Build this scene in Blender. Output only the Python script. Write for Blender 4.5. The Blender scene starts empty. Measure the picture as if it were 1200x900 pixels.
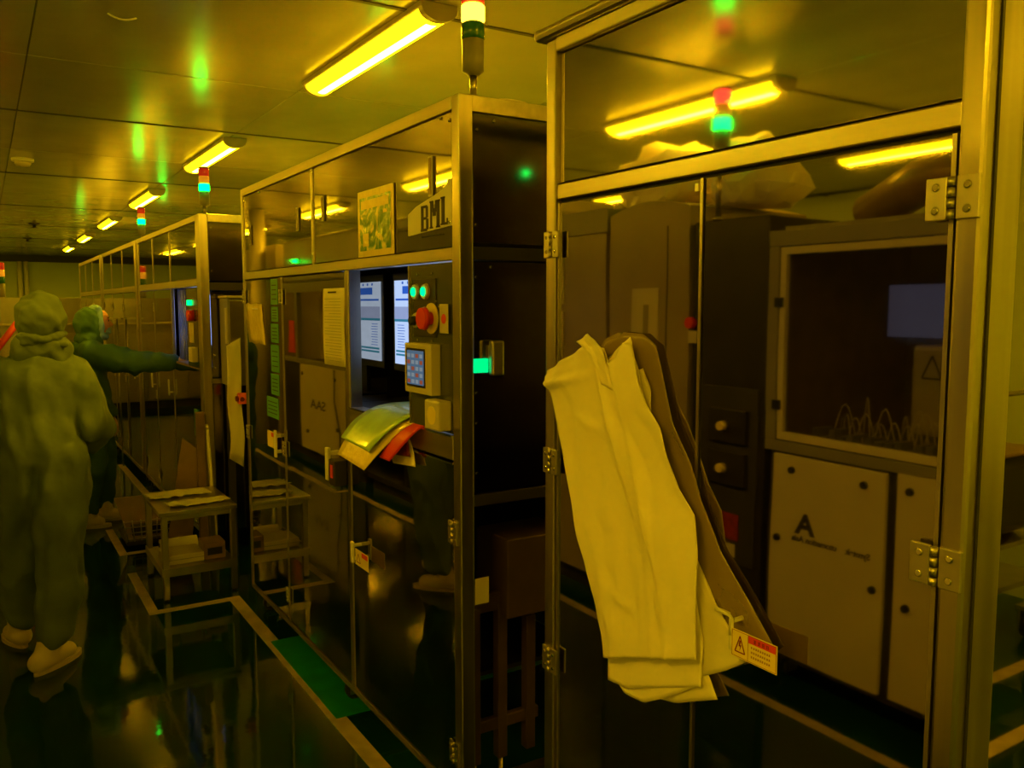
import bpy, bmesh, math, random
from mathutils import Vector, Matrix, noise
random.seed(4)
PI = math.pi
C = bpy.context.scene.collection
sc = bpy.context.scene

# ---------------------------------------------------------------- camera
cam_d = bpy.data.cameras.new('camera'); cam = bpy.data.objects.new('camera', cam_d); C.objects.link(cam)
cam_d.sensor_width = 36; cam_d.lens = 36 * 990 / 1200.; cam_d.clip_start = .02; cam_d.clip_end = 100
cam.location = (0, 0, 1.62)
cam.rotation_euler = (PI/2 - math.atan(93/990.), 0, -math.radians(32))
sc.camera = cam
# ---------------------------------------------------------------- world, exposure
w = bpy.data.worlds.new('world'); sc.world = w; w.use_nodes = True
w.node_tree.nodes['Background'].inputs[0].default_value = (.02, .014, .0, 1)
w.node_tree.nodes['Background'].inputs[1].default_value = .3
sc.view_settings.view_transform = 'Standard'; sc.view_settings.look = 'None'
sc.view_settings.gamma = 1; sc.view_settings.use_curve_mapping = False
sc.view_settings.exposure = 0.0
LAMP_POWER = 200.0          # emission strength of the lit tubes
COVER_POWER = 8.0
CEIL = 2.70
XF = 1.17                 # front plane of the right-hand machine row
XO = -0.5                 # front plane of the left-hand (opposite) row

# ---------------------------------------------------------------- materials
def srgb(r, g, b):
    f = lambda c: c/12.92 if c <= .04045 else ((c+.055)/1.055)**2.4
    return (f(r/255.), f(g/255.), f(b/255.), 1)
def mat(name, col, rough=.5, metal=0., noise_amt=0., nscale=6., bump=0., bscale=8., stretch=(1,1,1),
        emit=None, es=0., rvar=0., spec=None, coat=0., bdist=.01, aniso=0., trans=None):
    m = bpy.data.materials.new(name); m.use_nodes = True
    nt = m.node_tree; b = nt.nodes['Principled BSDF']; L = nt.links
    c = tuple(col) if len(col) == 4 else tuple(col)+(1,)
    b.inputs['Base Color'].default_value = c
    b.inputs['Roughness'].default_value = rough; b.inputs['Metallic'].default_value = metal
    if spec is not None: b.inputs['Specular IOR Level'].default_value = spec
    if coat: b.inputs['Coat Weight'].default_value = coat; b.inputs['Coat Roughness'].default_value = .08
    if aniso: b.inputs['Anisotropic'].default_value = aniso
    if emit: b.inputs['Emission Color'].default_value = tuple(emit)+(1,); b.inputs['Emission Strength'].default_value = es
    if trans is not None: b.inputs['Alpha'].default_value = trans
    if noise_amt or rvar or bump:
        tc = nt.nodes.new('ShaderNodeTexCoord'); mp = nt.nodes.new('ShaderNodeMapping')
        L.new(tc.outputs['Object'], mp.inputs[0]); mp.inputs['Scale'].default_value = stretch
    if noise_amt or rvar:
        n = nt.nodes.new('ShaderNodeTexNoise'); n.inputs['Scale'].default_value = nscale; n.inputs['Detail'].default_value = 5
        L.new(mp.outputs[0], n.inputs[0])
        if noise_amt:
            r = nt.nodes.new('ShaderNodeMapRange'); L.new(n.outputs[0], r.inputs[0])
            r.inputs[1].default_value = .25; r.inputs[2].default_value = .75
            r.inputs[3].default_value = 1-noise_amt; r.inputs[4].default_value = 1+noise_amt
            mx = nt.nodes.new('ShaderNodeVectorMath'); mx.operation = 'SCALE'
            mx.inputs[0].default_value = c[:3]; L.new(r.outputs[0], mx.inputs['Scale']); L.new(mx.outputs[0], b.inputs['Base Color'])
        if rvar:
            r2 = nt.nodes.new('ShaderNodeMapRange'); L.new(n.outputs[0], r2.inputs[0])
            r2.inputs[1].default_value = .3; r2.inputs[2].default_value = .7
            r2.inputs[3].default_value = max(0, rough-rvar); r2.inputs[4].default_value = rough+rvar
            L.new(r2.outputs[0], b.inputs['Roughness'])
    if bump:
        n2 = nt.nodes.new('ShaderNodeTexNoise'); n2.inputs['Scale'].default_value = bscale; n2.inputs['Detail'].default_value = 2
        L.new(mp.outputs[0], n2.inputs[0]); bp = nt.nodes.new('ShaderNodeBump')
        bp.inputs['Strength'].default_value = bump; bp.inputs['Distance'].default_value = bdist
        L.new(n2.outputs[0], bp.inputs['Height']); L.new(bp.outputs[0], b.inputs['Normal'])
    return m
def emis(name, col, s):
    m = bpy.data.materials.new(name); m.use_nodes = True; nt = m.node_tree
    nt.nodes.clear(); e = nt.nodes.new('ShaderNodeEmission'); o = nt.nodes.new('ShaderNodeOutputMaterial')
    e.inputs[0].default_value = tuple(col)+(1,); e.inputs[1].default_value = s; nt.links.new(e.outputs[0], o.inputs[0])
    return m
M = {}
M['ceiling'] = mat('ceiling_panel', (.56,.54,.46), .20, .30, .06, 3, bump=.05, bscale=3, stretch=(1,1,1), rvar=.04)
M['joint'] = mat('ceiling_joint', (.05,.045,.03), .7)
M['wall'] = mat('wall_paint', (.42,.53,.22), .45, 0, .05, 2)
M['floor'] = mat('floor_epoxy', (.004,.028,.008), .06, 0, .35, 3, bump=.025, bscale=14, rvar=.02, spec=.30)
M['tape'] = mat('floor_tape', (.42,.34,.20), .55, 0, .25, 14)
M['greenpatch'] = mat('green_floor_patch', (.008,.26,.06), .3, 0, .35, 6)
M['frame'] = mat('brushed_steel', (.52,.47,.40), .34, 1, .12, 40, stretch=(1,1,.03), rvar=.06)
M['railh'] = mat('brushed_steel_rail', (.54,.48,.40), .36, 1, .14, 40, stretch=(1,.03,1), rvar=.06)
M['mirror'] = mat('polished_steel', (.54,.49,.40), .035, 1, .05, 30, stretch=(1,.05,1), bump=.10, bscale=1.6, bdist=.02)
M['door'] = mat('mirror_door', (.40,.36,.29), .028, 1, .04, 2, bump=.06, bscale=1.3, bdist=.02)
M['endp'] = mat('dark_gloss_panel', (.30,.26,.20), .12, 1, .1, 4, bump=.08, bscale=2, bdist=.02)
M['steel'] = mat('satin_steel', (.50,.46,.40), .28, 1, .1, 12)
M['hinge'] = mat('cast_hinge_metal', (.62,.58,.50), .38, 1, .1, 20)
M['chrome'] = mat('screw_metal', (.75,.72,.65), .15, 1)
M['dark'] = mat('dark_metal', (.035,.03,.025), .45, .3, .2, 8)
M['black'] = mat('black_plastic', (.012,.012,.012), .35)
M['seam'] = mat('seal_black', (.01,.009,.006), .6)
M['inner'] = mat('machine_inside', (.06,.055,.045), .5, .4, .2, 5)
M['cream'] = mat('cream_paint', (.55,.50,.36), .42, 0, .07, 4)
M['grey'] = mat('grey_paint', (.22,.21,.17), .4, 0, .08, 5)
M['brown'] = mat('brown_panel', (.24,.15,.07), .35, .2, .25, 9, bump=.1)
M['white'] = mat('white_plastic', (.72,.70,.62), .4)
M['paper'] = mat('white_film_sheet', (.90,.84,.70), .40, 0, .03, 5, bump=.12, bscale=9, stretch=(1,1.4,.7), spec=.35)
M['paper2'] = mat('pale_paper', (.75,.70,.52), .55, 0, .05, 8)
M['coverp'] = mat('white_cover_film', (.85,.80,.70), .3, 0, .05, 5, bump=.3, bscale=8)
M['coverp'].node_tree.nodes['Principled BSDF'].inputs['Subsurface Weight'].default_value = 1.0
M['coverp'].node_tree.nodes['Principled BSDF'].inputs['Subsurface Radius'].default_value = (.3,.3,.3)
M['coverp'].node_tree.nodes['Principled BSDF'].inputs['Subsurface Scale'].default_value = .6
M['dkbrown'] = mat('dark_brown_metal', (.085,.05,.022), .4, .2, .25, 9)
M['film'] = mat('tinted_film', (.36,.27,.12), .22, 0, .1, 5, trans=.62)
M['bag'] = mat('clear_bag', (.75,.72,.60), .18, 0, .2, 5, bump=.4, bscale=7, trans=.75)
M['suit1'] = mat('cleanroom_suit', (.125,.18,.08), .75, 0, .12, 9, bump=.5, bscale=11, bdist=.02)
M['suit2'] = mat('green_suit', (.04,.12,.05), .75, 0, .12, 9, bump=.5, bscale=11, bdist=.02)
M['bluehood'] = mat('blue_hood', (.20,.36,.75), .7, 0, .1, 12)
M['skin'] = mat('skin', (.48,.22,.12), .5)
M['glove'] = mat('glove', (.62,.40,.18), .5)
M['boot'] = mat('white_boot', (.74,.62,.38), .6, 0, .05, 10)
M['sole'] = mat('boot_sole', (.55,.45,.25), .7)
M['red'] = mat('red_plastic', (.75,.03,.02), .35)
M['redl'] = mat('red_label', (.70,.05,.04), .5)
M['orange'] = mat('orange_plastic', (.9,.16,.03), .4, emit=(.9,.12,.02), es=0.0)
M['yel'] = mat('yellow_label', (.80,.66,.10), .5)
M['ink'] = mat('ink', (.015,.012,.01), .6)
M['inkr'] = mat('dark_red_ink', (.22,.02,.01), .6)
M['greenp'] = mat('green_booklet', (.40,.66,.20), .28, 0, .12, 14, bump=.3, bscale=30, coat=.4)
M['yelp'] = mat('yellow_sleeve', (.85,.68,.12), .22, 0, .08, 20, bump=.3, bscale=40, coat=.5)
M['redp'] = mat('red_folder', (.75,.05,.03), .4)
M['dred'] = mat('maroon_folder', (.20,.02,.02), .4)
M['gst'] = mat('green_sticker', (.07,.30,.10), .45)
M['lens_red'] = mat('lens_red', (.45,.02,.01), .2, emit=(1,.05,.01), es=.25)
M['lens_yel_off'] = mat('lens_amber', (.5,.25,.01), .2, emit=(1,.35,.01), es=.5)
M['lens_green_off'] = mat('lens_green', (.02,.12,.05), .2)
M['cable'] = mat('clear_hose', (.70,.62,.40), .3)
M['pale_hose'] = mat('duct_metal', (.62,.56,.40), .4, .3, .1, 6)
LAMPC = (1., .60, .015)
M['tube'] = emis('lit_tube', (1., .545, .006), LAMP_POWER)
M['cover'] = emis('lamp_cover', (1., .60, .002), COVER_POWER)
M['lampbody'] = mat('lamp_body', (.42,.38,.28), .4, .2)
M['e_green'] = emis('green_lamp', (.0, 1., .15), 3)
M['e_green_hi'] = emis('green_lamp_tower', (.0, 1., .03), 28)
M['e_green_soft'] = emis('green_bar', (.0, .85, .22), 1.2)
M['e_yellow'] = emis('amber_lamp', (1., .48, .02), 10)
M['e_red'] = emis('red_lamp', (1., .03, .02), 5)
M['e_blue'] = emis('screen_blue', (.36, .52, 1.), 1.0)
M['e_white'] = emis('screen_white', (.50, .66, 1.), .95)
M['e_teal'] = emis('screen_teal', (.04, .24, .40), .8)
M['e_dblue'] = emis('screen_dark_blue', (.03, .12, .62), .9)
M['e_grey'] = emis('screen_grey', (.36, .46, .80), .75)
M['e_hmi'] = emis('hmi_screen', (.12, .20, .30), .6)
M['e_hmib'] = emis('hmi_key', (.30, .36, .40), .6)
M['e_hmir'] = emis('hmi_red', (.40, .10, .05), .6)
M['e_dim'] = emis('dim_screen', (.50, .48, .85), .16)

# ---------------------------------------------------------------- mesh helpers
class MB:
    def __init__(s): s.bm = bmesh.new()
    def box(s, x0, x1, y0, y1, z0, z1, bev=0.):
        b = s.bm; n0 = len(b.faces)
        v = [b.verts.new((x, y, z)) for x in (x0, x1) for y in (y0, y1) for z in (z0, z1)]
        fs = [b.faces.new([v[i] for i in f]) for f in ((0,1,3,2),(4,6,7,5),(0,4,5,1),(2,3,7,6),(0,2,6,4),(1,5,7,3))]
        if bev:
            es = list({e for f in fs for e in f.edges})
            bmesh.ops.bevel(b, geom=es, offset=bev, segments=2, affect='EDGES', profile=.5)
        return s
    def cyl(s, p0, p1, r0, r1=None, n=16, cap=True, arc=None):
        r1 = r0 if r1 is None else r1
        p0 = Vector(p0); p1 = Vector(p1); d = (p1-p0).normalized()
        a = Vector((0,0,1)) if abs(d.z) < .9 else Vector((1,0,0))
        u = d.cross(a).normalized(); v = d.cross(u)
        A = []; B = []
        for i in range(n):
            t = 2*PI*i/n
            A.append(s.bm.verts.new(p0 + (u*math.cos(t)+v*math.sin(t))*r0)); B.append(s.bm.verts.new(p1 + (u*math.cos(t)+v*math.sin(t))*r1))
        for i in range(n):
            f = s.bm.faces.new((A[i], A[(i+1)%n], B[(i+1)%n], B[i])); f.smooth = True
        if cap: s.bm.faces.new(A[::-1]); s.bm.faces.new(B)
        return s
    def tube(s, pts, r, n=8):
        pts = [Vector(p) for p in pts]; rings = []
        for i, p in enumerate(pts):
            d = (pts[min(i+1, len(pts)-1)] - pts[max(i-1, 0)]).normalized()
            a = Vector((0,0,1)) if abs(d.z) < .9 else Vector((1,0,0))
            u = d.cross(a).normalized(); v = d.cross(u)
            rings.append([s.bm.verts.new(p + (u*math.cos(2*PI*k/n)+v*math.sin(2*PI*k/n))*r) for k in range(n)])
        for a, b in zip(rings, rings[1:]):
            for k in range(n):
                f = s.bm.faces.new((a[k], a[(k+1)%n], b[(k+1)%n], b[k])); f.smooth = True
        s.bm.faces.new(rings[0][::-1]); s.bm.faces.new(rings[-1])
        return s
    def prism(s, poly, off):                  # poly: 3-D points, off: extrusion vector
        off = Vector(off)
        A = [s.bm.verts.new(Vector(p)) for p in poly]; B = [s.bm.verts.new(Vector(p)+off) for p in poly]
        s.bm.faces.new(A[::-1]); s.bm.faces.new(B); n = len(A)
        for i in range(n): s.bm.faces.new((A[i], A[(i+1)%n], B[(i+1)%n], B[i]))
        return s
    def grid(s, P, thick=0.0015, nrm=(-1,0,0)):      # P[i][j] points -> thin solid sheet
        nr = Vector(nrm)*thick; R = len(P); K = len(P[0])
        A = [[s.bm.verts.new(Vector(p)) for p in row] for row in P]; B = [[s.bm.verts.new(Vector(p)-nr) for p in row] for row in P]
        for i in range(R-1):
            for j in range(K-1):
                for G, fl in ((A, 0), (B, 1)):
                    q = [G[i][j], G[i][j+1], G[i+1][j+1], G[i+1][j]]
                    if fl: q = q[::-1]
                    f = s.bm.faces.new(q); f.smooth = True
        rim = [(i, 0) for i in range(R)] + [(R-1, j) for j in range(1, K)] + [(i, K-1) for i in range(R-2, -1, -1)] + [(0, j) for j in range(K-2, 0, -1)]
        for k in range(len(rim)):
            a, c = rim[k], rim[(k+1) % len(rim)]
            s.bm.faces.new((A[a[0]][a[1]], A[c[0]][c[1]], B[c[0]][c[1]], B[a[0]][a[1]]))
        return s
    def lathe(s, prof, c, n=20):              # prof: (r, z) list about the vertical through c
        rings = []
        for r, z in prof:
            rings.append([s.bm.verts.new((c[0]+r*math.cos(2*PI*k/n), c[1]+r*math.sin(2*PI*k/n), c[2]+z)) for k in range(n)])
        for a, b in zip(rings, rings[1:]):
            for k in range(n):
                f = s.bm.faces.new((a[k], a[(k+1)%n], b[(k+1)%n], b[k])); f.smooth = True
        s.bm.faces.new(rings[0][::-1]); s.bm.faces.new(rings[-1])
        return s
    def mesh(s, name, m, bevel=0):
        bmesh.ops.recalc_face_normals(s.bm, faces=s.bm.faces)
        me = bpy.data.meshes.new(name); s.bm.to_mesh(me); s.bm.free()
        me.materials.append(m); return me
def link(name, me, parent=None):
    o = bpy.data.objects.new(name, me); C.objects.link(o)
    if parent is not None: o.parent = parent
    return o
def part(name, mb, m, parent, local=False, label=None, kind=None):
    o = link(name, mb.mesh(name, m) if isinstance(mb, MB) else mb, parent)
    if not local and parent is not None and parent.type == 'EMPTY': o.location = -Vector(parent.location)
    if label: o['label'] = label
    if kind: o['kind'] = kind
    return o
def thing(name, loc, label, cat, group=None, rz=0):
    o = bpy.data.objects.new(name, None); C.objects.link(o); o.empty_display_size = .1
    o.location = loc; o.rotation_euler = (0, 0, rz); o['label'] = label; o['category'] = cat
    if group: o['group'] = group
    return o
def single(name, mb, m, label, cat, group=None):
    o = link(name, mb.mesh(name, m)); o['label'] = label; o['category'] = cat
    if group: o['group'] = group
    return o
def struct(name, mb, m):
    o = link(name, mb.mesh(name, m)); o['kind'] = 'structure'; return o
def copy_tree(o, loc, label, group=None):
    r = o.copy(); C.objects.link(r); r.location = loc; r['label'] = label
    if group: r['group'] = group
    for ch in list(o.children):
        c = ch.copy(); C.objects.link(c); c.parent = r
        for g in ch.children:
            d = g.copy(); C.objects.link(d); d.parent = c
    return r
def text_mesh(txt, size, frame, pos, m, bold=0., ext=.0006, width=None, align='LEFT'):
    cu = bpy.data.curves.new('t', 'FONT'); cu.body = txt; cu.size = size; cu.extrude = ext; cu.offset = bold; cu.align_x = align
    o = bpy.data.objects.new('t', cu); C.objects.link(o)
    dg = bpy.context.evaluated_depsgraph_get(); me = bpy.data.meshes.new_from_object(o.evaluated_get(dg))
    bpy.data.objects.remove(o)
    xs = [v.co.x for v in me.vertices]; sx = 1.
    if width: sx = width/(max(xs)-min(xs))
    X, Y, Z = [Vector(a) for a in frame]
    for v in me.vertices:
        p = v.co.copy(); v.co = Vector(pos) + X*p.x*sx + Y*p.y + Z*p.z
    me.materials.clear(); me.materials.append(m)
    return me
FR = ((0,-1,0), (0,0,1), (-1,0,0))      # writing on fronts that face -X
FO = ((0,1,0), (0,0,1), (1,0,0))        # writing on fronts that face +X

# ================================================================= THE SETTING
fl = struct('floor', MB().box(-4.8, 4.8, -3.6, 21.6, -.1, 0), M['floor'])
struct('wall_left', MB().box(-4.9, -4.8, -3.7, 21.7, 0, CEIL+.1), M['wall'])
struct('wall_right', MB().box(4.8, 4.9, -3.7, 21.7, 0, CEIL+.1), M['wall'])
struct('wall_back', MB().box(-4.9, 4.9, 21.6, 21.7, 0, CEIL+.1), M['wall'])
struct('wall_front', MB().box(-4.9, 4.9, -3.7, -3.6, 0, CEIL+.1), M['wall'])
ce = bpy.data.objects.new('ceiling', None); C.objects.link(ce); ce['kind'] = 'structure'; ce.location = (0,0,CEIL)
part('ceiling_backing', MB().box(-4.8, 4.8, -3.6, 21.6, CEIL+.006, CEIL+.1), M['joint'], ce)
pm = MB().box(-.597, .597, -1.305, 1.305, 0, .02, .002).mesh('ceiling_panel', M['ceiling'])
for i in range(-4, 4):
    for j in range(0, 10):
        o = link('ceiling_panel', pm, ce); o.location = (.22+1.2*i+.6, -2.2+2.62*j-.02, 0)
for j in range(10):      # raised joint strips across the aisle
    part('joint_strip', MB().box(-4.8, 4.8, -3.6+2.62*j+1.30-.012, -3.6+2.62*j+1.30+.012, CEIL-.004, CEIL+.004), M['joint'], ce)
t = MB()
tape = [(1.075,1.14,-2.0,4.70)]
struct('trim_1', MB().box(1.075,1.14,-2.0,4.70,0,.0015), M['tape'])
struct('trim_2', MB().box(.665,1.075,4.64,4.70,0,.0015), M['tape'])
struct('trim_3', MB().box(.665,.715,4.70,5.45,0,.0015), M['tape'])
struct('trim_4', MB().box(.675,1.10,5.87,5.93,0,.0015), M['tape'])
struct('trim_5', MB().box(.675,.725,5.93,6.62,0,.0015), M['tape'])
struct('trim_6', MB().box(1.09,1.15,7.4,9.3,0,.0015), M['tape'])
struct('trim_7', MB().box(-.34,-.285,-2,6.9,0,.0015), M['tape'])
struct('trim_8', MB().box(-.34,-.16,6.9,6.96,0,.0015), M['tape'])
struct('trim_9', MB().box(-.21,-.15,6.96,12,0,.0015), M['tape'])
struct('trim_10', MB().box(1.10,2.1,3.06,3.96,0,.002), M['greenpatch'])  # rectangle of stronger, mottled green laid on the floor
struct('trim_11', MB().box(2.6,4.6,-.62,-.56,0,.0015), M['tape'])
struct('trim_12', MB().box(2.6,4.6,-.30,-.24,0,.0015), M['tape'])
# pale wall lining pipes and cornice at the far end
for i, x in enumerate((.74,.86)): struct('trim_%d' % (13+i), MB().cyl((x,21.5,0),(x,21.5,CEIL),.045), M['white'])
struct('trim_15', MB().box(-4.8,4.8,21.45,21.6,2.56,CEIL), M['joint'])

# ceiling tube lamps
def lamp_proto(loc, label, group):
    r = thing('ceiling_lamp', loc, label, 'ceiling lamp', group)
    Lh = .66
    part('lamp_body', MB().box(-.075,.075,-Lh,Lh,-.022,0,.004), M['lampbody'], r, True)
    b = MB(); N = 10
    P = [[(-.066*math.cos(PI*k/N), y, -.022-.038*math.sin(PI*k/N)) for k in range(N+1)] for y in (-Lh+.03, Lh-.03)]
    A = [b.bm.verts.new(p) for p in P[0]]; B = [b.bm.verts.new(p) for p in P[1]]
    for k in range(N):
        f = b.bm.faces.new((A[k],A[k+1],B[k+1],B[k])); f.smooth = True
    part('lamp_cover', b, M['cover'], r, True)
    b = MB()
    P = [[(-.030*math.cos(PI*k/6), y, -.047-.0165*math.sin(PI*k/6)) for k in range(7)] for y in (-Lh+.07, Lh-.07)]
    A = [b.bm.verts.new(p) for p in P[0]]; B = [b.bm.verts.new(p) for p in P[1]]
    for k in range(6):
        f = b.bm.faces.new((A[k],A[k+1],B[k+1],B[k])); f.smooth = True
    b.bm.faces.new(A); b.bm.faces.new(B[::-1])
    part('tube', b, M['tube'], r, True)
    for s in (-1, 1):
        e = MB(); y0 = s*(Lh-.03); y1 = s*Lh
        e.prism([(-.072*math.cos(PI*k/N), y0, -.02-.044*math.sin(PI*k/N)) for k in range(N+1)], (0, y1-y0, 0))
        part('end_cap', e, M['lampbody'], r, True)
    return r
ORD = ['nearest','second','third','fourth','fifth','farthest']
proto = None
for rn, x, ks in (('the right-hand machine row', 1.45, range(-2, 6)), ('the left-hand machine row', -.95, range(-2, 6)), ('the far left bay', -3.1, range(-2, 6)), ('the right-hand bay', 3.75, range(-2, 5))):
    for k in ks:
        loc = (x, 3.47+2.9*k, CEIL)
        if k >= 0: lb = 'lit yellow tube lamp on the ceiling over %s, %s' % (rn, ORD[k])
        else: lb = 'lit yellow tube lamp over %s, %s' % (rn, 'just behind the viewer' if k == -1 else 'well behind the viewer')
        if proto is None: proto = lamp_proto(loc, lb, 'ceiling tube lamps')
        else: copy_tree(proto, loc, lb)

# small ceiling fittings
d = thing('smoke_detector', (.31,7.35,CEIL), 'round white smoke detector on the ceiling at the far left', 'smoke detector')
part('base', MB().lathe([(.075,-.001),(.075,-.02),(.07,-.024)], (.31,7.35,CEIL)), M['white'], d)
part('sensor', MB().lathe([(.055,-.024),(.055,-.04),(.045,-.055),(.02,-.06)], (.31,7.35,CEIL)), M['cream'], d)
hk = MB().tube([(.45+.1*(k/10), 3.56, CEIL-.001-.014*math.sin(PI*k/10)) for k in range(11)], .0035)
single('ceiling_clip', hk, M['white'], 'thin curved white clip on the ceiling near the top left', 'clip')
for q, lb in (((.648,13.1),'small dark sprinkler head on the ceiling, nearer of two'), ((.683,16.),'small dark sprinkler head on the ceiling, farther of two')):
    s_ = thing('sprinkler', (q[0],q[1],CEIL), lb, 'sprinkler', 'ceiling sprinklers')
    part('rose', MB().lathe([(.07,-.001),(.07,-.012),(.03,-.02)], (*q,CEIL)), M['dark'], s_)
    part('nozzle', MB().lathe([(.02,-.02),(.02,-.05),(.045,-.055),(.045,-.06)], (*q,CEIL)), M['dark'], s_)

# ================================================================= hardware
def hinge(root, y, z, x=XF, w=.058, h=.085, sgn=-1, label=None):
    """butt hinge on a front that faces -X (sgn=-1): two leaves, knuckles, four screws"""
    f = lambda a: x + sgn*a
    hg = part('hinge', MB().box(min(f(0),f(.006)), max(f(0),f(.006)), y-w, y-.007, z-h/2, z+h/2, .0015).box(min(f(0),f(.006)), max(f(0),f(.006)), y+.007, y+w*.95, z-h/2, z+h/2, .0015), M['hinge'], root)
    for k in range(4):
        part('knuckle', MB().cyl((f(.006), y, z-h/2+h*k/4+.0012), (f(.006), y, z-h/2+h*(k+1)/4-.0012), min(.0085,.15*w), n=12), M['hinge'], hg)
    for sy in (-1, 1):
        for sz in (-1, 1):
            yy = y+sy*w*.57; zz = z+sz*h*.27
            part('screw', MB().cyl((f(.006), yy, zz), (f(.0078), yy, zz), min(.0085,.13*w+.0012), min(.007,.11*w), 12), M['chrome'], hg)
    return hg
def bow(parent, y, z, h=.1, x=XF, d=.035, r=.006, m='white', wy=0., name='handle', sgn=-1):
    pts = [(x, y, z-h/2), (x+sgn*d*.8, y, z-h/2), (x+sgn*d, y, z-h/2+.01), (x+sgn*d, y, z+h/2-.01), (x+sgn*d*.8, y, z+h/2), (x, y, z+h/2)]
    return part(name, MB().tube(pts, r, 8), M[m], parent)
def slot_pull(parent, y, z, h=.11, wy=.026):
    o = part('pull', MB().box(XF-.006, XF, y-wy/2, y+wy/2, z-h/2, z+h/2, .002), M['cream'], parent)
    part('recess', MB().box(XF-.0075, XF-.0055, y-wy/2+.005, y+wy/2-.005, z-h/2+.006, z+h/2-.006), M['brown'], o)
def screws(parent, pts, x=XF, r=.006):
    for y, z in pts: part('screw', MB().cyl((x, y, z), (x-.004, y, z), r, r*.7, 10), M['chrome'], parent)
def tower(loc, label, lit, pole_h=.10, s=1., group='signal towers'):
    """stack light: base foot, pole, body, green, amber, red lenses"""
    x, y, z = loc; r = thing('signal_tower', loc, label, 'signal tower', group)
    part('foot', MB().lathe([(.022*s,0),(.022*s,.008),(.014*s,.012)], loc), M['steel'], r)
    part('pole', MB().cyl((x,y,z+.01),(x,y,z+pole_h), .011*s), M['steel'], r)
    zz = z+pole_h
    part('body', MB().lathe([(.016*s,0),(.022*s,.006),(.032*s,.012),(.032*s,.10*s)], (x,y,zz), 24), M['grey'], r); zz += .10*s+.012*0
    for nm, on, off, key in (('green_lens','e_green_hi','lens_green_off','g'), ('amber_lens','e_yellow','lens_yel_off','y'), ('red_lens','e_red','lens_red','r')):
        part(nm, MB().lathe([(.030*s,0),(.034*s,.004),(.034*s,.044*s),(.030*s,.048*s)], (x,y,zz), 24), M[on if key in lit else off], r, label=('lit ' if key in lit else 'unlit ')+nm.replace('_',' '))
        zz += .05*s
    part('cap', MB().lathe([(.034*s,0),(.03*s,.008),(.01*s,.012)], (x,y,zz), 24), M['grey'], r)
    return r
def caster(parent, x, y, s=1., brake=True):
    part('caster', MB().cyl((x,y-.012*s,.03*s),(x,y+.012*s,.03*s), .03*s, n=18), M['black'], parent)
    part('caster_fork', MB().box(x-.02*s,x+.02*s,y-.02*s,y-.015*s,.02*s,.075*s).box(x-.02*s,x+.02*s,y+.015*s,y+.02*s,.02*s,.075*s).box(x-.025*s,x+.025*s,y-.025*s,y+.025*s,.07*s,.08*s), M['steel'], parent)

# ================================================================= MACHINE A : nearest cabinet (Y .65 - 1.70)
A = thing('machine_enclosure', (1.7,1.17,0), 'nearest tall stainless enclosure with two mirror doors, white sheets hanging on it', 'machine')
Z0 = .10; ZT = 2.204; DEP = 1.05
x0 = XF; 
part('post', MB().box(XF-.012, XF+.05, 1.662, 1.70, Z0, 2.235, .004), M['frame'], A)
part('post', MB().box(XF-.012, XF+.088, .650, .687, Z0, 2.235, .006), M['frame'], A)
part('post_edge', MB().box(XF+.012, XF+.018, .6475, .6505, Z0, 2.235), M['seam'], A)
part('post', MB().box(XF+DEP-.05, XF+DEP, .650, .70, Z0, 2.235, .004), M['frame'], A)
part('post', MB().box(XF+DEP-.05, XF+DEP, 1.65, 1.70, Z0, 2.235, .004), M['frame'], A)
part('top_rail', MB().box(XF-.012, XF+.04, .687, 1.662, 2.204, 2.238, .004), M['railh'], A)
part('middle_rail', MB().box(XF-.006, XF+.04, .687, 1.662, 1.866, 1.902, .003), M['railh'], A)
part('bottom_rail', MB().box(XF-.005, XF+.04, .687, 1.662, Z0, .14, .003), M['railh'], A)
part('cornice', MB().box(XF-.03, XF+DEP+.02, .63, 1.735, 2.238, 2.266, .012), M['railh'], A)
part('upper_panel', MB().box(XF+.002, XF+.012, .690, 1.660, 1.906, 2.201, .0015), M['mirror'], A)
part('seal', MB().box(XF+.008, XF+.02, .687, 1.662, 1.90, 2.204), M['seam'], A)
part('seal', MB().box(XF+.008, XF+.02, .687, 1.662, .14, 1.866), M['seam'], A)
dl = part('door', MB().box(XF-.002, XF+.008, 1.186, 1.659, .145, 1.858, .0015), M['door'], A, label='left mirror door')
dr = part('door', MB().box(XF-.002, XF+.008, .692, 1.180, .145, 1.858, .0015), M['door'], A, label='right mirror door')
part('edge_strip', MB().box(XF-.006, XF+.002, 1.183, 1.190, .145, 1.858), M['frame'], dl)
part('edge_strip', MB().box(XF-.006, XF+.002, 1.652, 1.659, .145, 1.858), M['frame'], dl)
part('edge_strip', MB().box(XF-.006, XF+.002, .692, .699, .145, 1.858), M['frame'], dr)
part('latch', MB().box(XF-.005, XF, 1.196, 1.206, 1.835, 1.85), M['hinge'], dl)
part('handle', MB().tube([(XF,1.054,1.046),(XF-.03,1.054,1.046),(XF-.04,1.054,1.040),(XF-.04,1.054,.995),(XF-.03,1.054,.988),(XF,1.054,.988)], .0045).tube([(XF-.04,1.054,1.02),(XF-.04,1.054,1.050),(XF-.04,1.060,1.057),(XF-.04,1.092,1.057)], .0045), M['white'], dr)
wl = part('warning_label', MB().box(XF-.0425, XF-.0415, .946, 1.050, .985, 1.036), M['yel'], dr, label='yellow electric shock warning label with red heading')
for z in (1.762, 1.241, .741, .235):
    hinge(A, 1.672, z, XF-.012, .030, .062)
for z in (1.768, 1.242, .70, .23):
    hinge(A, .690, z, XF-.012, .040, .060)
part('end_panel', MB().box(XF+.088, XF+DEP-.05, .655, .668, Z0+.05, 2.20), M['door'], A)
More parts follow.
